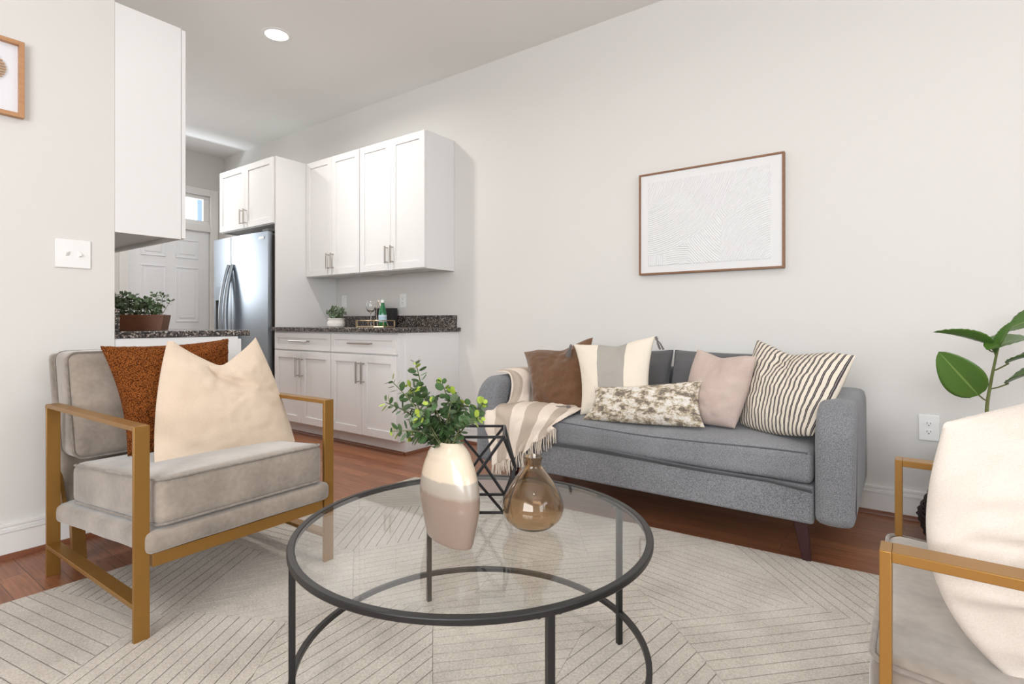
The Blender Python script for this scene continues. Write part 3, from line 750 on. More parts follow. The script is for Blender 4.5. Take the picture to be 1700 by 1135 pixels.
# relief board: height field raked in arcs around several centres
M_plaster = plain('white_plaster', srgb(226, 226, 226), .9, spec=.1)
bm = bmesh.new(); nx, nz = 560, 430
ix0, ix1, iz0, iz1 = ax0 + fw + .0005, ax1 - fw - .0005, az0 + fw + .0005, az1 - fw - .0005
def relief(s, q):
    W_ = ix1 - ix0; H_ = iz1 - iz0; x = s * W_; z = q * H_
    if s < .06 or s > .93 or q < .07 or q > .92: return 0
    def ring(cx_, cz_): return math.hypot(x - cx_ * W_, z - cz_ * H_)
    d1 = ring(.0, 1.15)
    if s < .34 and q > .62 and (s + (1 - q)) < .42: r_ = x * .86 + z * -.35
    elif d1 < .60: r_ = d1
    elif s > .62 and q > .55 and ring(.95, .10) > .42 * .8: r_ = (x * .62 - z * .78) + .02 * math.sin(x * 9)
    elif s > .60 and ring(1.0, .05) < .40: r_ = ring(1.0, -.05)
    elif s < .2 and q < .18: r_ = x
    elif s < .37 and q < .26: r_ = ring(.3, -.6)
    else: r_ = ring(1.15, 1.0)
    return .0042 * abs(math.sin(math.pi * r_ / .0125)) ** .6
G = [[bm.verts.new((ix0 + (ix1 - ix0) * i / nx, yf_ + .006 - relief(i / nx, j / nz), iz0 + (iz1 - iz0) * j / nz)) for j in range(nz + 1)] for i in range(nx + 1)]
for i in range(nx):
    for j in range(nz): bm.faces.new((G[i][j], G[i + 1][j], G[i + 1][j + 1], G[i][j + 1]))
obj('relief_board', bm, M_plaster, t, world=True, auto=80)

# framed woven oval on the left wall
t = empty('wall_art', (LX, .42, 1.797), 'square oak shadow-box frame with a woven tan oval, cropped at the left edge', 'picture')
fx = LX + .03; fy0, fy1, fz0, fz1 = .205, .618, 1.797, 2.109; fw = .017
bm = bmesh.new()
box(bm, LX + .001, fx, fy0, fy0 + fw, fz0, fz1); box(bm, LX + .001, fx, fy1 - fw, fy1, fz0, fz1); box(bm, LX + .001, fx, fy0 + fw, fy1 - fw, fz1 - fw, fz1); box(bm, LX + .001, fx, fy0 + fw, fy1 - fw, fz0, fz0 + fw)
obj('frame', bm, M_oak, t, world=True, bevel=.001)
obj('backing', bx(LX + .001, LX + .008, fy0 + fw, fy1 - fw, fz0 + fw, fz1 - fw), plain('mat_white', srgb(228, 229, 234), .8), t, world=True)
bm = bmesh.new()
for k in range(15):
    z = 1.91 + k * .0105; hw = .152 * math.sqrt(max(0, 1 - ((z - 1.984) / .082) ** 2))
    if hw > .01: tube(bm, [(LX + .013, .412 - hw, z), (LX + .017, .412, z - .004), (LX + .013, .412 + hw, z)], .0042, 6)
obj('woven_oval', bm, plain('rattan_tan', srgb(190, 160, 130), .8), t, world=True)

# ------------------------------------------------------------------ rug
def clip(poly, n_, d):
    out = []
    for i in range(len(poly)):
        a, b = poly[i], poly[(i + 1) % len(poly)]
        da, db = a.dot(n_) - d, b.dot(n_) - d
        if da <= 0: out.append(a)
        if (da < 0 < db) or (db < 0 < da): out.append(a + (b - a) * (da / (da - db)))
    return out
def area2(p): return abs(sum(p[i].x * p[(i + 1) % len(p)].y - p[(i + 1) % len(p)].x * p[i].y for i in range(len(p)))) / 2
RUG = [Vector(p) for p in ((-2.47, -.1), (.62, -.04), (.60, 2.48), (-2.425, 2.33))]
SEEDS = [(-.62, 2.02, 170), (-.28, 1.72, 46), (-.62, 1.36, 82), (-.95, 1.66, 46), (-.22, 2.38, 131), (-1.85, 1.12, 62), (-2.25, .92, 123), (-1.62, .66, 121), (-2.1, .42, 10),
         (-1.28, .95, 93), (-.92, 1.30, 46), (-1.38, 2.02, 12), (-1.95, 1.72, 124), (-2.25, 2.1, 46), (-1.0, 2.3, 46), (.3, 2.1, 10), (.2, 1.2, 88), (-.2, .9, 124), (-1.0, .6, 46), (-1.3, .3, 10), (-.5, .4, 124), (.3, .3, 46), (-2.3, 1.45, 10), (-1.55, 1.5, 60)]
bm = bmesh.new()
def prism(bm, poly, z0, z1, inset=0):
    lo = [bm.verts.new((p.x, p.y, z0)) for p in poly]
    c_ = sum(poly, Vector((0, 0))) / len(poly)
    hi = [bm.verts.new((p.x + (c_ - p).normalized().x * inset, p.y + (c_ - p).normalized().y * inset, z1)) for p in poly]
    n_ = len(poly)
    for i in range(n_): bm.faces.new((lo[i], lo[(i + 1) % n_], hi[(i + 1) % n_], hi[i]))
    bm.faces.new(hi)
prism(bm, RUG, .0005, .0035)
rug = obj('area_rug', bm, M_rug, smooth=False); tag(rug, 'large beige area rug carved with angled parallel lines under table and chairs', 'rug')
bm = bmesh.new()
for i, (sx, sy, an) in enumerate(SEEDS):
    c_ = Vector((sx, sy)); poly = [p.copy() for p in RUG]
    for j, (tx, ty, _) in enumerate(SEEDS):
        if i == j or len(poly) < 3: continue
        o_ = Vector((tx, ty)); n_ = (o_ - c_).normalized(); poly = clip(poly, n_, ((c_ + o_) / 2).dot(n_) - .0001)
    if len(poly) < 3: continue
    dirv = Vector((math.cos(R(an)), math.sin(R(an)))); nv = Vector((-dirv.y, dirv.x))
    lo = min(p.dot(nv) for p in poly); hi = max(p.dot(nv) for p in poly); step = .041
    # inner area carries the ribs, a plain rim follows the cell's outline
    k = math.floor(lo / step)
    while k * step < hi:
        a0, a1 = k * step + .0016, (k + 1) * step - .0016
        q = clip(clip(poly, nv, a1), -nv, -a0)
        if len(q) >= 3 and area2(q) > 1e-5: prism(bm, q, .003, .0105, .0007)
        k += 1
obj('pile', bm, M_rug, rug, smooth=False)

# ------------------------------------------------------------------ armchairs
def armchair(loc, rotz, label, y1=.350):
    t = empty('armchair', loc, label, 'armchair', rotz, group='grey velvet armchairs')
    bw = .042; th = .014; D = .785; Ht = .65
    for s in (-1, 1):
        a, b = sorted((s * y1, s * (y1 - bw)))
        obj('leg', bx(D - th, D, a, b, 0, Ht), M_gold, t, bevel=.0012)
        obj('leg', bx(0, th, a, b, 0, Ht), M_gold, t, bevel=.0012)
        obj('armrest', bx(th, D - th, a, b, Ht - th, Ht), M_gold, t, bevel=.0012)
        obj('stretcher', bx(th, D - th, a, b, .108, .108 + th), M_gold, t, bevel=.0012)
        a, b = sorted((s * .245, s * .200)); bm = bmesh.new()
        def lx(z): return -.095 - .165 * z
        hexa(bm, [(lx(0), a, 0), (lx(0) + .03, a, 0), (lx(0) + .03, b, 0), (lx(0), b, 0), (lx(.24) , a, .24), (lx(.24) + .03, a, .24), (lx(.24) + .03, b, .24), (lx(.24), b, .24)])
        obj('back_leg', bm, M_gold, t, bevel=.0012)
        a, b = sorted((s * .298, s * .284)); bm = bmesh.new()
        hexa(bm, [(-.105, a, .22), (.02, a, .22), (.02, b, .22), (-.105, b, .22), (lx(.62) - .01, a, .62), (lx(.62) + .012, a, .62), (lx(.62) + .012, b, .62), (lx(.62) - .01, b, .62)])
        obj('back_frame', bm, M_gold, t, bevel=.001)
    obj('front_rail', bx(D - .035, D - .002, -.300, .300, .218, .258), M_gold, t, bevel=.0012)
    sl = .085
    tilt = lambda p: Vector((p.x, p.y, p.z + (p.x - .4) * sl))
    bm = bmesh.new(); cushion(bm, -.06, .805, -.322, .322, .228, .298, .022, 0, fn=tilt, n=(24, 20, 8)); obj('seat_base', bm, M_velvet, t, auto=80)
    bm = bmesh.new(); cushion(bm, .07, .800, -.292, .292, .302, .452, .03, .018, fn=tilt, n=(30, 30, 10), seed=3)
    sc = obj('seat_cushion', bm, M_velvet, t, auto=80)
    for z in (.446, .309):
        bm = bmesh.new(); tube(bm, [tilt(p) for p in rrect(.073, .797, -.289, .289, z, .03)], .004, 6, closed=True); obj('piping', bm, M_velpipe, t).parent = sc
    # back: padded shell and loose cushion, both leaning
    def lean(p): return Vector((p.x - (p.z - .26) * .22, p.y, p.z))
    bm = bmesh.new(); cushion(bm, -.085, -.025, -.292, .292, .24, .832, .022, 0, fn=lean, n=(8, 24, 24)); obj('back_shell', bm, M_velvet, t, auto=80)
    def lean2(p):
        u = p.y / .285; v = (p.z - .635) / .2; q = Vector((p.x, p.y, p.z))
        if p.x > .04: q.x += .02 * max(0, 1 - u * u) * max(0, 1 - v * v)
        return lean(q)
    bm = bmesh.new(); cushion(bm, -.024, .128, -.288, .288, .435, .842, .035, 0, fn=lean2, n=(10, 26, 26), seed=5)
    bc = obj('back_cushion', bm, M_velvet, t, auto=80)
    for x in (.118, -.012):
        ring = [lean(Vector((x, p.x, p.y))) for p in rrect(-.286, .286, .437, .840, 0, .035)]
        bm = bmesh.new(); tube(bm, ring, .004, 6, closed=True); obj('piping', bm, M_velpipe, t).parent = bc
    return t
armchair((-2.628, .962, 0), R(1.4), 'grey velvet armchair with gold metal frame beside the left wall')
armchair((.763, 1.196, 0), R(180 - 1.0), 'grey velvet armchair with gold metal frame, cropped at the right edge in front', .322)

pillow('throw_pillow', [(-2.50, .745, .868), (-2.50, 1.235, .885), (-2.37, 1.20, .455), (-2.36, .79, .455)], .20, M_boucle,
       'rust orange boucle cushion against the back of the left armchair', bow=(.04, .04, .0, .06), n=110, boucle=.0045, wr=.016, ws=3.5, seed=4, front=(1, 0, 0))
pl = pillow('throw_pillow', [(-2.33, .915, .885), (-2.31, 1.258, .895), (-2.08, 1.305, .455), (-2.09, .782, .445)], .15, M_linen,
       'plain cream linen cushion with a deep top dent on the left armchair seat', bow=(.0, -.03, -.02, -.04), chop=.27, cx=.06, cw=.95, n=90, wr=.007, ws=3, seed=2, vpow=.85, sharp=.72, fold=[(-.15, .72, .5, .12, .035)], front=(1, -.2, 0))
pillow('throw_pillow', [(.050, 1.065, .805), (.565, 1.32, .965), (.585, 1.25, .475), (.125, .995, .468)], .17, M_offwhite,
       'big off-white linen cushion in the right-hand armchair, cropped by the frame', bow=(-.01, .0, .0, -.12), skew=.3, n=80, wr=.024, ws=2.4, seed=11, fold=[(-.75, .05, .5, -.35, .035), (-.85, -.4, .4, -.8, .035), (-.5, .35, .3, .1, .02)], front=(-.2, -1, .6))

# ------------------------------------------------------------------ sofa
t = empty('sofa', (-1.06, 2.80, 0), 'grey tweed sofa with rounded arms and dark tapered legs against the wall', 'sofa')
SX0, SX1, SY0, SY1 = -1.832, -.283, 2.375, 3.16
obj('base', bx(SX0, SX1, SY0, SY1, .172, .322), M_sofa, t, world=True, bevel=.012, bseg=3)
def seatfn(p):
    u = (p.x - (SX0 + SX1) / 2) / ((SX1 - SX0) / 2)
    q = p.copy()
    if p.z > .4: q.z += .007 * math.sin(u * 4.2 - 2.2) + .003
    return q
bm = bmesh.new(); cushion(bm, SX0 + .003, SX1 - .003, SY0 - .004, SY1 - .06, .326, .448, .026, .028, fn=seatfn, n=(50, 30, 8))
sc = obj('seat_cushion', bm, M_sofa, t, world=True, auto=80)
bm = bmesh.new(); tube(bm, [seatfn(Vector((SX0 + .02 + (SX1 - SX0 - .04) * i / 40, SY0 + .003, .438))) for i in range(41)], .0045, 6); obj('piping', bm, M_sofapipe, t, world=True).parent = sc
bm = bmesh.new()  # welt flap below the seat
pts = [(SX0 + .005 + (SX1 - SX0 - .01) * i / 40, SY0 - .010 - .004 * math.sin(i * .33), .334 + .010 * math.sin(i * .16 - .6) - (.018 * max(0, i - 36) / 4)) for i in range(41)]
tube(bm, pts, .0055, 6)
for i in range(40):
    a, b = pts[i], pts[i + 1]
    v = [bm.verts.new(q) for q in ((a[0], a[1] + .001, a[2]), (b[0], b[1] + .001, b[2]), (b[0], SY0 + .004, b[2] - .022), (a[0], SY0 + .004, a[2] - .022))]; bm.faces.new(v)
obj('welt', bm, M_sofapipe, t, world=True)
def arm(x0, x1):
    bm = bmesh.new(); n = 26; yb_ = 3.14; yf2 = SY0 - .018; zt = .648; zb = .180; r = .145
    prof = []   # side outline in (y, z)
    for i in range(9): a = R(180 + 90 * i / 8); prof.append((yf2 + .035 + .035 * math.cos(a), zb + .035 + .035 * math.sin(a)))
    for i in range(5): prof.append((yf2 + .035 + (yb_ - .07 - yf2) * (i + 1) / 5, zb))
    for i in range(9): a = R(270 + 90 * i / 8); prof.append((yb_ - .035 + .035 * math.cos(a), zb + .035 + .035 * math.sin(a)))
    for i in range(7): prof.append((yb_, zb + .035 + (zt - .12 - zb - .035) * (i + 1) / 7))
    for i in range(9): a = R(90 * i / 8); prof.append((yb_ - .12 + .12 * math.cos(a), zt - .12 + .12 * math.sin(a)))
    for i in range(6): prof.append((yb_ - .12 - (yb_ - .12 - yf2 - r) * (i + 1) / 6, zt))
    for i in range(11): a = R(90 + 90 * i / 10); prof.append((yf2 + r + r * math.cos(a) * 1.0, zt - r * 1.0 + r * math.sin(a)))
    for i in range(6): prof.append((yf2, zt - r - (zt - r - zb - .035) * (i + 1) / 7))
    cy = sum(p[0] for p in prof) / len(prof); cz_ = (zb + zt) / 2; hw = (x1 - x0) / 2; xm = (x0 + x1) / 2
    sec = [(-1, .10), (-.985, .055), (-.90, .022), (-.72, .006), (-.4, .0), (0, -.003), (.4, .0), (.72, .006), (.90, .022), (.985, .055), (1, .10)]
    rings = []
    for s, ins in sec:
        ring = []
        for k, (y, z) in enumerate(prof):
            a = prof[k - 1]; b = prof[(k + 1) % len(prof)]
            tn = Vector((b[0] - a[0], b[1] - a[1])); tn.normalize(); nn = Vector((-tn.y, tn.x))  # inward for ccw outline
            ring.append(bm.verts.new((xm + hw * s, y + nn.x * ins * .62, z + nn.y * ins * .62)))
        rings.append(ring)
    for a, b in zip(rings, rings[1:]):
        for k in range(len(prof)): bm.faces.new((a[k], a[(k + 1) % len(prof)], b[(k + 1) % len(prof)], b[k]))
    bm.faces.new(rings[0]); bm.faces.new(rings[-1][::-1])
    return bm
obj('arm', arm(-1.975, -1.835), M_sofa, t, world=True, auto=60)
obj('arm', arm(-.281, -.146), M_sofa, t, world=True, auto=60)
obj('backrest', bx(SX0, SX1, 3.06, 3.16, .30, .70), M_sofa, t, world=True, bevel=.03, bseg=4)
for x0_, x1_ in ((SX0 + .005, -1.062), (-1.048, SX1 - .005)):
    pillow('back_cushion', [(x0_, 3.02, .798 if x0_ > -1.5 else .765), (x1_, 3.02, .798), (x1_, 2.90, .47), (x0_, 2.90, .47)], .17, M_sofacush, None, bow=(.035, .008, .0, .008), wr=.004, seed=8, front=(0, -1, .3), seam=M_sofapipe, parent=t, sharp=.35)
for x, y, sx, sy in ((-.325, 2.44, 1, -1), (-1.77, 2.44, -1, -1), (-.325, 3.05, 1, 1), (-1.77, 3.05, -1, 1)):
    bm = bmesh.new(); a, b = .026, .015; dx, dy = sx * .012, sy * -.006
    hexa(bm, [(x + dx - b, y - b, 0), (x + dx + b, y - b, 0), (x + dx + b, y + b, 0), (x + dx - b, y + b, 0), (x - dx - a, y - a, .175), (x - dx + a, y - a, .175), (x - dx + a, y + a, .175), (x - dx - a, y + a, .175)])
    obj('leg', bm, M_leg, t, world=True, bevel=.004)

FR = (0, -1, .2)
pillow('throw_pillow', [(-1.885, 2.72, .775), (-1.425, 2.74, .872), (-1.385, 2.58, .49), (-1.715, 2.57, .475)], .13, M_brown,
       'brown corduroy cushion beside the striped throw on the sofa', bow=(.02, .03, .0, .04), chop=.10, cx=.15, cw=.7, wr=.008, seed=5, front=FR)
p = pillow('throw_pillow', [(-1.494, 2.64, .836), (-1.035, 2.68, .888), (-1.005, 2.55, .50), (-1.375, 2.50, .475)], .13, M_block,
       'cream cushion with a grey centre block and corner tassels on the sofa', bow=(.05, .06, .0, .07), chop=.05, cx=.1, cw=.5, wr=.004, seed=6, front=FR)
def tassel(bm, top, d, ln=.07, seed=0):
    r2 = random.Random(seed); top = Vector(top); d = Vector(d).normalized()
    tube(bm, [top, top + d * ln * .25], [.006, .009], 8)
    for k in range(16):
        a = r2.uniform(0, 6.28); s = r2.uniform(.2, 1) * .016
        off = Vector((math.cos(a) * s, math.sin(a) * s * .6, 0))
        tube(bm, [top + d * ln * .2, top + d * ln * .55 + off * .8, top + d * ln * r2.uniform(.9, 1.05) + off], .0022, 5)
for (x, y, z, d, sd) in ((-1.497, 2.62, .835, (-.25, -.1, -1), 1), (-1.03, 2.67, .885, (.45, 0, -1), 2), (-1.395, 2.43, .522, (-1, 0, -.06), 3)):
    bm = bmesh.new(); tassel(bm, (x, y, z), d, .072, sd); obj('tassel', bm, M_tassel, p, world=True)
pillow('throw_pillow', [(-.838, 2.74, .822), (-.553, 2.68, .80), (-.62, 2.57, .478), (-.86, 2.60, .48)], .15, M_pink,
       'dusty pink linen cushion between the patterned lumbar and the striped cushion', bow=(.01, -.03, .0, -.06), chop=.08, cx=-.1, cw=.8, wr=.006, seed=9, front=(-.2, -1, .2))
pillow('throw_pillow', [(-1.287, 2.49, .628), (-.768, 2.58, .687), (-.735, 2.51, .478), (-1.318, 2.42, .468)], .11, M_abstract,
       'long lumbar cushion in mottled white, gold and grey at the front of the sofa seat', bow=(.06, .04, -.02, .05), wr=.003, seed=10, front=FR)
pillow('throw_pillow', [(-.583, 2.84, .872), (-.160, 2.61, .822), (-.300, 2.475, .50), (-.622, 2.66, .485)], .16, M_ticking,
       'cream cushion with black ticking stripes leaning on the right sofa arm', bow=(.0, -.02, -.05, -.01), chop=.13, cx=-.15, cw=.85, wr=.008, seed=12, fold=(-.3, .75, .05, .45, .012), front=(-.5, -1, .2))


# ------------------------------------------------------------------ striped throw
def cloth(bm, rows, nu=10, nv=10, fold=.004, seed=0, uv0=0, uv1=1):
    uvl = bm.loops.layers.uv.verify()
    rr = [catmull(r, nu) for r in rows]; cols = list(zip(*rr)); cc = [catmull(c_, nv) for c_ in cols]
    nI = len(cc); nJ = len(cc[0]); V = []
    for i, c_ in enumerate(cc):
        col = []
        for j, p_ in enumerate(c_):
            u = i / (nI - 1); v = j / (nJ - 1)
            d = noise.noise(Vector((u * 9 + seed, v * 3, seed))) * fold * (1 + v)
            col.append(bm.verts.new(p_ + Vector((d * .3, -abs(d), d * .6))))
        V.append(col)
    for i in range(nI - 1):
        for j in range(nJ - 1):
            f = bm.faces.new((V[i][j], V[i][j + 1], V[i + 1][j + 1], V[i + 1][j]))
            for l, (a, b) in zip(f.loops, ((i, j), (i, j + 1), (i + 1, j + 1), (i + 1, j))):
                l[uvl].uv = (uv0 + (uv1 - uv0) * a / (nI - 1), b / (nJ - 1))
    return [c_[-1].co.copy() for c_ in V]
bm = bmesh.new()
rows = [[(-1.921, 2.48, .486), (-1.782, 2.54, .500), (-1.643, 2.58, .508), (-1.525, 2.58, .510), (-1.386, 2.56, .505)],
        [(-1.904, 2.39, .488), (-1.765, 2.42, .496), (-1.631, 2.44, .494), (-1.517, 2.46, .492), (-1.381, 2.46, .488)],
        [(-1.880, 2.335, .42), (-1.74, 2.345, .446), (-1.598, 2.35, .450), (-1.492, 2.36, .458), (-1.403, 2.385, .472)],
        [(-1.840, 2.322, .30), (-1.733, 2.33, .305), (-1.634, 2.335, .33), (-1.538, 2.34, .378), (-1.45, 2.35, .43)],
        [(-1.805, 2.318, .19), (-1.745, 2.322, .212), (-1.638, 2.33, .261), (-1.542, 2.335, .333), (-1.429, 2.345, .418)]]
hem = cloth(bm, rows, 14, 14, .022, 3, 0, 1)
tt = obj('throw_blanket', bm, M_throw, solid=.004, auto=80)
tag(tt, 'cream and taupe striped fringed throw draped over the left sofa arm and seat', 'blanket')
bm = bmesh.new()
rows = [[(-1.93, 2.50, .672), (-1.94, 2.60, .676), (-1.95, 2.74, .676)], [(-1.845, 2.50, .668), (-1.85, 2.61, .674), (-1.86, 2.75, .68)],
        [(-1.818, 2.50, .61), (-1.80, 2.62, .63), (-1.80, 2.76, .64)], [(-1.812, 2.47, .52), (-1.785, 2.58, .54), (-1.79, 2.74, .55)], [(-1.82, 2.44, .492), (-1.76, 2.52, .505), (-1.74, 2.70, .49)]]
cloth(bm, rows, 10, 10, .008, 7, .1, .62)
obj('upper_fold', bm, M_throw, tt, world=True, solid=.004, auto=80)
bm = bmesh.new(); r2 = random.Random(5)
hp = [hem[i] for i in range(len(hem))]
for k in range(64):
    f_ = k / 63 * (len(hp) - 1); i = min(int(f_), len(hp) - 2); p0 = hp[i].lerp(hp[i + 1], f_ - i)
    ln = r2.uniform(.055, .085)
    dx = r2.uniform(-.012, .012); dy = r2.uniform(-.008, .004)
    tube(bm, [p0, p0 + Vector((dx * .4, dy - .003, -ln * .5)), p0 + Vector((dx, dy - .002, -ln))], [.0024, .003, .0016], 5)
obj('fringe', bm, M_fringe, tt, world=True)

# ------------------------------------------------------------------ coffee table
TC = Vector((-.921, 1.098, 0)); TR_ = .451; TZ = .425
t = empty('coffee_table', (TC.x, TC.y, 0), 'round glass-top coffee table with dark metal rim and lower ring', 'table')
bm = bmesh.new(); seg = 128
def ringm(bm, r0, r1, z0, z1, c_, seg=128):
    a = [[bm.verts.new((c_.x + r * math.cos(2 * math.pi * i / seg), c_.y + r * math.sin(2 * math.pi * i / seg), z)) for i in range(seg)] for r, z in ((r0, z0), (r1, z0), (r1, z1), (r0, z1))]
    for k in range(4):
        A, B = a[k], a[(k + 1) % 4]
        for i in range(seg): bm.faces.new((A[i], A[(i + 1) % seg], B[(i + 1) % seg], B[i]))
ringm(bm, TR_ - .009, TR_ + .009, TZ - .013, TZ + .002, TC); obj('rim', bm, M_table, t, world=True, bevel=.003)
bm = bmesh.new(); ringm(bm, TR_ - .009, TR_ + .006, .093, .108, TC); obj('lower_ring', bm, M_table, t, world=True, bevel=.002)
bm = bmesh.new(); lathe(bm, [(TR_ - .0095, TZ - .006), (TR_ - .0095, TZ)], 128, (TC.x, TC.y, 0)); obj('glass_top', bm, M_glass, t, world=True, smooth=False)
for (lx_, ly_) in ((-.678, 1.481), (-1.308, 1.321), (-1.148, .691), (-.518, .851)):
    d = (Vector((lx_, ly_)) - Vector((TC.x, TC.y))).normalized(); p_ = Vector((TC.x, TC.y)) + d * (TR_ - .003)
    an = math.atan2(d.y, d.x); bm = bmesh.new(); box(bm, -.0075, .0075, -.0075, .0075, .0107, TZ - .0135)
    bmesh.ops.transform(bm, matrix=Matrix.Translation((p_.x, p_.y, 0)) @ Matrix.Rotation(an, 4, 'Z'), verts=bm.verts[:])
    lg = obj('leg', bm, M_table, t, world=True, bevel=.001)
    for s in (-.022, .022):
        bm = bmesh.new(); lathe(bm, [(.004, -.020), (.006, -.018), (.006, -.0132)], 12, (p_.x - d.y * s - d.x * .004, p_.y + d.x * s - d.y * .004, TZ))
        obj('screw', bm, M_black, t, world=True).parent = lg

# speckled vase with eucalyptus
VC = Vector((-.905, .982, TZ + .001)); VA = R(-13)
t = tag(bpy.data.objects.new('vase', None), 'tall oval ceramic vase in cream and taupe glaze on the coffee table', 'vase'); link(t); t.location = VC; t.rotation_euler = (0, 0, VA)
prof = [(.078, 0), (.085, .004), (.094, .035), (.103, .075), (.105, .105), (.098, .145), (.083, .185), (.062, .218), (.044, .236), (.040, .240), (.036, .238), (.036, .20)]
bm = bmesh.new(); seg = 56
pp = catmull([(r, 0, z) for r, z in prof], 4); rings = []
for q in pp:
    r, z = q.x, q.z; k = .40 + .22 * (z / .24)
    if z > .21: k = .64
    rings.append([bm.verts.new((r * math.cos(2 * math.pi * i / seg), r * k * math.sin(2 * math.pi * i / seg), z)) for i in range(seg)])
for a, b in zip(rings, rings[1:]):
    for i in range(seg): bm.faces.new((a[i], a[(i + 1) % seg], b[(i + 1) % seg], b[i]))
bm.faces.new(rings[0][::-1]); bm.faces.new(rings[-1])
obj('body', bm, M_vase, t, auto=60)

def roundleaf(bm, p, d, n_, r, cup=.15, mi=0, el=1.15):
    d = d.normalized(); n_ = (n_ - d * n_.dot(d)); n_ = n_.normalized() if n_.length > 1e-4 else d.orthogonal().normalized(); s = d.cross(n_)
    k = 9; c_ = bm.verts.new(p + d * r * el - n_ * r * cup)
    ring = []
    for i in range(k):
        a = 2 * math.pi * i / k
        ring.append(bm.verts.new(p + d * (r * el - r * el * math.cos(a)) + s * r * math.sin(a)))
    for i in range(k):
        f = bm.faces.new((c_, ring[i], ring[(i + 1) % k])); f.material_index = mi
def sprig(bs, bl, base, tip, seed, r=.0105, nn=9, droop=0, lime=.0, start=.3, sp=0.0026, twigs=0):
    rq = random.Random(seed); base = Vector(base); tip = Vector(tip)
    mid = base.lerp(tip, .5) + Vector((rq.uniform(-.02, .02), rq.uniform(-.02, .02), .025 + droop))
    pts = catmull([base, mid, tip], 8); tube(bs, pts, [sp * (1 - .6 * i / len(pts)) for i in range(len(pts))], 5)
    L = len(pts) - 1
    for k in range(nn):
        f = start + (1 - start) * k / (nn - 1); x = f * L; i = min(int(x), L - 1); p = pts[i].lerp(pts[i + 1], x - i); tn = (pts[i + 1] - pts[i]).normalized()
        a0 = rq.uniform(0, 6.28); o1 = tn.orthogonal().normalized(); o2 = tn.cross(o1)
        for q in range(2 if k < nn - 1 else 3):
            a = a0 + q * math.pi + rq.uniform(-.5, .5)
            out = (o1 * math.cos(a) + o2 * math.sin(a)); d = (out + tn * rq.uniform(.1, .9)).normalized()
            pp_ = p + out * .004
            rr_ = r * rq.uniform(.7, 1.15) * (1 - .35 * max(0, f - .75) / .25)
            roundleaf(bl, pp_, d, tn + Vector((rq.uniform(-.4, .4), rq.uniform(-.4, .4), rq.uniform(-.2, .5))), rr_, mi=1 if (f > .82 and rq.random() < lime) else (2 if rq.random() < .25 else 0))
t = empty('eucalyptus_bunch', (VC.x, VC.y, VC.z + .2), 'green eucalyptus sprigs with lime tips standing in the two-tone vase', 'plant')
bs = bmesh.new(); bl = bmesh.new()
mouth = Vector((-.906, .972, .64))
MT = mouth - Vector((0, 0, .06))
tips = [(-.996, .958, .86), (-1.022, .901, .815), (-1.012, .874, .766), (-.985, .871, .700), (-1.04, .975, .795), (-.92, 1.013, .785), (-.82, 1.011, .765), (-.80, .974, .735),
        (-.93, .941, .765), (-.924, .898, .735), (-.980, 1.037, .80), (-.871, 1.033, .735), (-.895, 1.03, .76), (-.955, .92, .73), (-.975, .93, .79), (-.95, 1.06, .745), (-.97, .91, .685)]
for i, tp in enumerate(tips):
    sprig(bs, bl, mouth + Vector((rnd.uniform(-.018, .018), rnd.uniform(-.008, .008), 0)), tp, 100 + i, r=.0105, nn=13, lime=.55, start=.22)
for i in range(5):
    q = mouth + Vector((rnd.uniform(-.02, .02), rnd.uniform(-.01, .01), 0)); tube(bs, [MT, q], .0025, 5)
obj('stems', bs, M_stem, t, world=True)
obj('leaves', bl, [M_leaf, M_leaf2, M_leafgrey], t, world=True, auto=80)

# brown glass bottle vase
BC = Vector((-.780, 1.166, TZ + .001))
out_ = [(.030, 0), (.05, .008), (.072, .028), (.0795, .050), (.076, .075), (.062, .105), (.044, .132), (.030, .150), (.0235, .160), (.0225, .172), (.025, .182), (.0258, .186)]
pp = [(q.x, q.z) for q in catmull([(r, 0, z) for r, z in out_], 4)]
inn = [(max(.004, r - .0035), z if z > .01 else z + .004) for r, z in pp][::-1]
bm = bmesh.new(); seg = 48; rings = []
for r, z in pp + inn: rings.append([bm.verts.new((r * math.cos(2 * math.pi * i / seg), r * math.sin(2 * math.pi * i / seg), z)) for i in range(seg)])
for a, b in zip(rings, rings[1:]):
    for i in range(seg): bm.faces.new((a[i], a[(i + 1) % seg], b[(i + 1) % seg], b[i]))
bm.faces.new(rings[0][::-1]); bm.faces.new(rings[-1])
o = obj('glass_bottle_vase', bm, M_brownglass, auto=70); o.location = BC
tag(o, 'squat smoky brown glass bottle vase with narrow neck on the coffee table', 'vase')

# black wire polyhedron
PC = Vector((-1.011, 1.218)); a_ = .158; ca, sa = math.cos(.6283), math.sin(.6283)
def cw(x, y, z): return Vector((PC.x + x * ca - y * sa, PC.y + x * sa + y * ca, z))
z0, z1 = TZ + .005, TZ + .215; zm = (z0 + z1) / 2; h_ = a_ / 2; q_ = a_ / math.sqrt(2)
top = [cw(h_, h_, z1), cw(-h_, h_, z1), cw(-h_, -h_, z1), cw(h_, -h_, z1)]; bot = [cw(h_, h_, z0), cw(-h_, h_, z0), cw(-h_, -h_, z0), cw(h_, -h_, z0)]
mid = [cw(0, q_, zm), cw(-q_, 0, zm), cw(0, -q_, zm), cw(q_, 0, zm)]
bm = bmesh.new()
for i in range(4):
    for A in (top, bot):
        tube(bm, [A[i], A[(i + 1) % 4]], .0052, square=True); tube(bm, [A[i], mid[i]], .0052, square=True); tube(bm, [A[(i + 1) % 4], mid[i]], .0052, square=True)
o = obj('geometric_ornament', bm, M_black, bevel=.0008); tag(o, 'black wire geometric polyhedron ornament standing behind the vases', 'ornament')

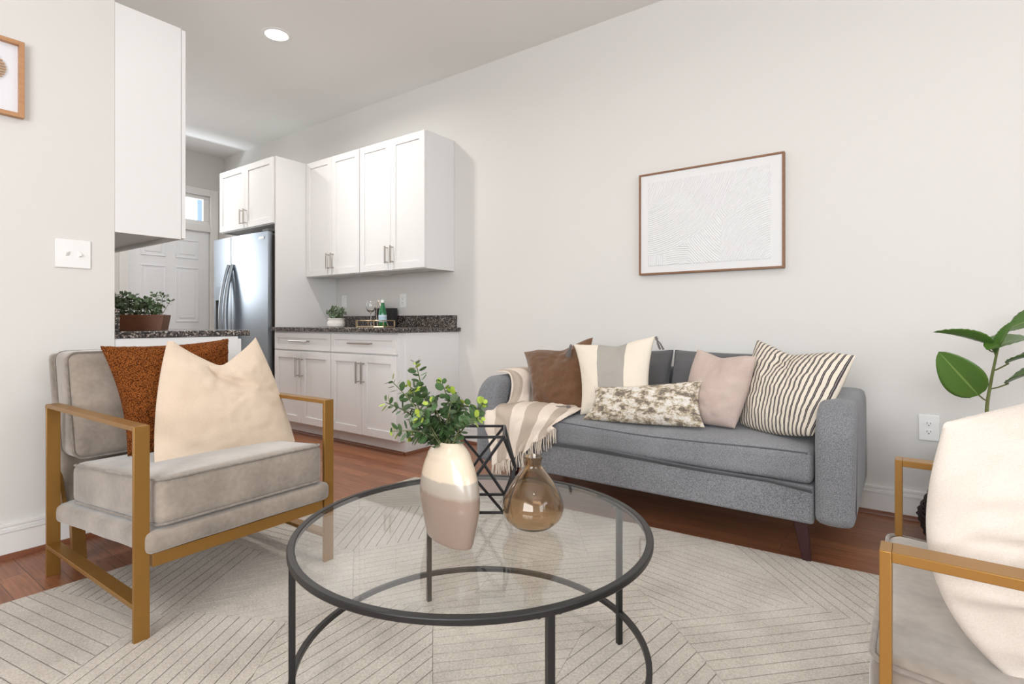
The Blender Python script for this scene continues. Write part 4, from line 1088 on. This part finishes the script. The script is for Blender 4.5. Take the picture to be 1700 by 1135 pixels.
# ------------------------------------------------------------------ things on the bar counter
CZ = .916
def small_pot_plant(loc, label):
    t = empty('potted_plant', loc, label, 'plant')
    bm = bmesh.new(); pr = [(.088, 0), (.1, .008), (.106, .04), (.104, .08), (.094, .104), (.094, .11), (.1, .116), (.1, .132), (.094, .134), (.088, .125)]
    s = .115 / .106
    lathe(bm, [(r * s * .98, z * .62) for r, z in pr], 40); obj('pot', bm, M_pot, t, auto=50)
    bm = bmesh.new(); lathe(bm, [(.093, .072), (.093, .076)], 30); obj('soil', bm, M_soil, t)
    bs = bmesh.new(); bl = bmesh.new(); rq = random.Random(3)
    for i in range(26):
        a = rq.uniform(0, 6.28); rr_ = rq.uniform(.01, .12)
        b0 = Vector((math.cos(a) * rr_ * .45, math.sin(a) * rr_ * .45, .07)); tp = Vector((math.cos(a) * rr_ * 1.15, math.sin(a) * rr_ * 1.15, .105 + rq.uniform(.03, .11) - rr_ * .3))
        sprig(bs, bl, b0, tp, 300 + i, r=.011, nn=7, lime=0, start=.2, sp=.0016)
    obj('stems', bs, M_stem, t); obj('foliage', bl, [M_leafgrey, M_leaf2, M_leafgrey], t, auto=80)
    t.scale = (.66, .66, .9)
    return t
small_pot_plant((-3.985, 2.89, CZ), 'small leafy plant in a round white textured pot on the bar counter')

t = empty('serving_tray', (-3.62, 3.02, CZ), 'gold metal rail tray holding bottle and glass on the bar counter', 'tray')
def octo(cx_, cy_, hx, hy, c_, z): return [Vector((cx_ + x, cy_ + y, z)) for x, y in ((hx - c_, -hy), (hx, -hy + c_), (hx, hy - c_), (hx - c_, hy), (-hx + c_, hy), (-hx, hy - c_), (-hx, -hy + c_), (-hx + c_, -hy))]
TCx, TCy = -3.635, 3.03
M_brass = plain('pale_brass', srgb(206, 180, 146), .3, metal=.8)
bm = bmesh.new(); lo = [bm.verts.new(p_) for p_ in octo(TCx, TCy, .170, .115, .055, CZ + .001)]; hi = [bm.verts.new(p_) for p_ in octo(TCx, TCy, .170, .115, .055, CZ + .008)]
for i in range(8): bm.faces.new((lo[i], lo[(i + 1) % 8], hi[(i + 1) % 8], hi[i]))
bm.faces.new(lo[::-1]); bm.faces.new(hi); obj('base', bm, M_brass, t, world=True)
bm = bmesh.new(); rp = octo(TCx, TCy, .168, .113, .055, CZ + .055); tube(bm, rp, .0045, 6, closed=True)
for p_ in rp: tube(bm, [(p_.x, p_.y, CZ + .006), p_], .004, 6)
obj('rail', bm, M_brass, t, world=True)

t = empty('water_bottle', (-3.545, 3.03, CZ + .009), 'green glass water bottle with white cap on the gold tray', 'bottle')
bm = bmesh.new(); lathe(bm, [(.030, 0), (.034, .004), (.034, .105), (.031, .125), (.022, .155), (.0145, .180), (.0135, .200)], 32); obj('bottle', bm, M_greenglass, t, auto=60)
bm = bmesh.new(); lathe(bm, [(.0155, .196), (.0155, .218), (.013, .220)], 24); obj('cap', bm, M_plate, t)
bm = bmesh.new(); lathe(bm, [(.0345, .035), (.0345, .095)], 32, cap0=False, cap1=False); obj('label_band', bm, plain('pale_blue_label', srgb(176, 206, 222), .5), t)
bm = bmesh.new(); lathe(bm, [(.0348, .082), (.0348, .088)], 32, cap0=False, cap1=False); obj('label_stripe', bm, plain('white_stripe', srgb(238, 240, 242), .5), t)

t = empty('wine_glass', (-3.66, 3.0, CZ + .009), 'clear stemmed wine glass on the gold tray left of the green bottle', 'glass')
bm = bmesh.new()
pr = [(.034, 0), (.034, .002), (.006, .006), (.0035, .02), (.0035, .10), (.006, .112), (.026, .125), (.040, .150), (.043, .175), (.036, .215), (.0348, .215), (.0415, .175), (.0385, .151), (.025, .128), (.004, .117)]
lathe(bm, pr, 32); obj('glass', bm, M_clear, t, auto=60)
bm = bmesh.new()
for k in range(9):
    a = k * .7; u = k / 8
    c_ = Vector((-3.655 + u * .085, 3.075 - .02 * u, CZ + .222 - u * .055 + .01 * math.sin(u * 9)))
    bmesh.ops.create_icosphere(bm, subdivisions=2, radius=.0105, matrix=Matrix.Translation(c_))
tube(bm, [(-3.655 + .085 * u / 8, 3.075 - .02 * u / 8, CZ + .222 - u / 8 * .055 + .01 * math.sin(u / 8 * 9)) for u in range(9)], .003, 6)
tube(bm, [(-3.57, 3.055, CZ + .17), (-3.55, 3.055, CZ + .09), (-3.54, 3.085, CZ + .010)], .003, 6)
tube(bm, [(-3.655, 3.075, CZ + .222), (-3.70, 3.09, CZ + .12), (-3.69, 3.10, CZ + .010)], .003, 6)
o = obj('bead_garland', bm, plain('pearl_bead', srgb(226, 216, 206), .25)); tag(o, 'pale bead garland looped behind the wine glass on the gold tray', 'garland')
o = obj('black_box', bx(-3.82, -3.585, 3.175, 3.23, CZ, CZ + .165), plain('black_card', srgb(40, 38, 42), .6), bevel=.003); tag(o, 'upright black box leaning at the backsplash behind the bottle', 'box')

# wooden planter on the left counter
t = empty('planter_box', (-3.27, 1.145, CZ), 'brown wooden trough planter with grey-green foliage on the left counter', 'planter', rotz=R(54))
bm = bmesh.new(); L_, D_ = .122, .060; l2, d2 = .134, .068
hexa(bm, [(-L_, -D_, 0), (L_, -D_, 0), (L_, D_, 0), (-L_, D_, 0), (-l2, -d2, .082), (l2, -d2, .082), (l2, d2, .082), (-l2, d2, .082)]); obj('trough', bm, M_planter, t, bevel=.002)
bs = bmesh.new(); bl = bmesh.new(); rq = random.Random(8)
for i in range(44):
    x = rq.uniform(-.13, .12); y = rq.uniform(-.05, .05)
    sprig(bs, bl, (x * .9, y * .8, .078), (x * 1.06 + rq.uniform(-.02, .02), y * 1.5, .10 + rq.uniform(.02, .095)), 500 + i, r=.0105, nn=6, lime=0, start=.1, sp=.0015)
obj('stems', bs, M_stem, t); obj('foliage', bl, [M_leafgrey, M_leaf2, M_leaf], t, auto=80)

# ------------------------------------------------------------------ rubber plant on woven stool
t = empty('woven_stool', (.33, 2.90, 0), 'black woven basket stool behind the right-hand armchair, holding the plant pot', 'stool')
M_wick = plain('black_wicker', srgb(44, 36, 32), .6)
bm = bmesh.new(); pts = []
levels = 30
for k in range(levels):
    z = .012 + k * (.425 / levels); u = z / .437
    r = .235 + .045 * max(0, 1 - abs(u - .33) / .33) - .035 * max(0, u - .33) / .67 - .02 * max(0, (.15 - u)) * 6
    ring = [(.33 + (r + .003 * (1 if (i + k) % 2 else -1)) * math.cos(2 * math.pi * i / 56), 2.90 + (r + .003 * (1 if (i + k) % 2 else -1)) * math.sin(2 * math.pi * i / 56), z) for i in range(56)]
    tube(bm, ring, .0085, 5, closed=True)
obj('woven_side', bm, M_wick, t, world=True)
bm = bmesh.new(); lathe(bm, [(.21, .425), (.215, .437)], 40, (.33, 2.90, 0)); obj('seat', bm, M_wick, t, world=True)
PTX, PTY = .285, 2.90
t = empty('rubber_plant', (PTX, PTY, .438), 'rubber plant with broad green leaves in a white pot, right of the outlet', 'plant')
bm = bmesh.new(); lathe(bm, [(.06, 0), (.068, .004), (.088, .11), (.090, .128), (.086, .130), (.082, .118), (.080, .105)], 40, (PTX, PTY, .438)); obj('pot', bm, M_potwhite, t, world=True, auto=50)
bm = bmesh.new(); lathe(bm, [(.081, .100), (.081, .106)], 30, (PTX, PTY, .438)); obj('soil', bm, M_soil, t, world=True)
bm = bmesh.new(); tube(bm, catmull([(.272, 2.90, .54), (.272, 2.90, .62), (.284, 2.90, .72), (.296, 2.90, .80), (.311, 2.90, .89)], 5), [.007 - .003 * i / 20 for i in range(21)], 8)
obj('trunk', bm, M_stem2, t, world=True)
def bigleaf(att, b0, tip, wd, nrm_, curl=.02, fold=.25):
    att, b0, tip = Vector(att), Vector(b0), Vector(tip); d = tip - b0; L = d.length; d.normalize(); n_ = Vector(nrm_); n_ = (n_ - d * n_.dot(d)).normalized(); s = d.cross(n_)
    bm = bmesh.new(); uvl = bm.loops.layers.uv.new('UVMap'); NU, NV = 22, 10; V = []
    for i in range(NU + 1):
        u = i / NU; w_ = wd / 2 * (math.sin(math.pi * min(1, u ** .82)) ** .62 if 0 < u < 1 else 0) * (1 - .1 * u)
        c_ = b0 + d * L * u + n_ * (-curl * 4 * (u - .5) ** 2 + curl)
        V.append([bm.verts.new(c_ + s * w_ * (2 * j / NV - 1) + n_ * (fold * w_ * abs(2 * j / NV - 1) ** 1.3 + .0015 * math.sin(u * 60) * abs(2 * j / NV - 1))) for j in range(NV + 1)])
    for i in range(NU):
        for j in range(NV):
            f = bm.faces.new((V[i][j], V[i + 1][j], V[i + 1][j + 1], V[i][j + 1]))
            for l, (a, b) in zip(f.loops, ((i, j), (i + 1, j), (i + 1, j + 1), (i, j + 1))): l[uvl].uv = (a / NU, b / NV)
    lf = obj('leaf', bm, M_rubber, t, world=True, solid=.0012, auto=80)
    bm = bmesh.new(); tube(bm, [att, att.lerp(b0, .5) + Vector((0, 0, -.003)), b0 + d * .01], .0028, 6); obj('petiole', bm, M_stem2, t, world=True).parent = lf
bigleaf((.274, 2.90, .64), (.243, 2.86, .665), (.113, 2.77, .84), .148, (-.25, -1, .25), .012, .16)
bigleaf((.300, 2.90, .82), (.283, 2.86, .868), (.095, 2.77, .918), .10, (.1, .35, 1), .010, .35)
bigleaf((.308, 2.90, .88), (.295, 2.86, .835), (.345, 2.80, .965), .055, (-.9, -.5, .3), .006, .5)
bigleaf((.311, 2.90, .89), (.335, 2.90, .93), (.50, 2.82, .98), .12, (-.1, -.75, .9), .02, .3)
bigleaf((.300, 2.90, .84), (.262, 2.80, .85), (.45, 3.02, .885), .11, (0, -.25, 1), .02, .3)
bigleaf((.296, 2.90, .765), (.325, 2.87, .795), (.49, 2.76, .83), .10, (0, -.25, 1), .02, .35)
bigleaf((.285, 2.90, .69), (.325, 2.87, .715), (.50, 2.76, .78), .13, (-.1, -.3, 1), .02, .35)
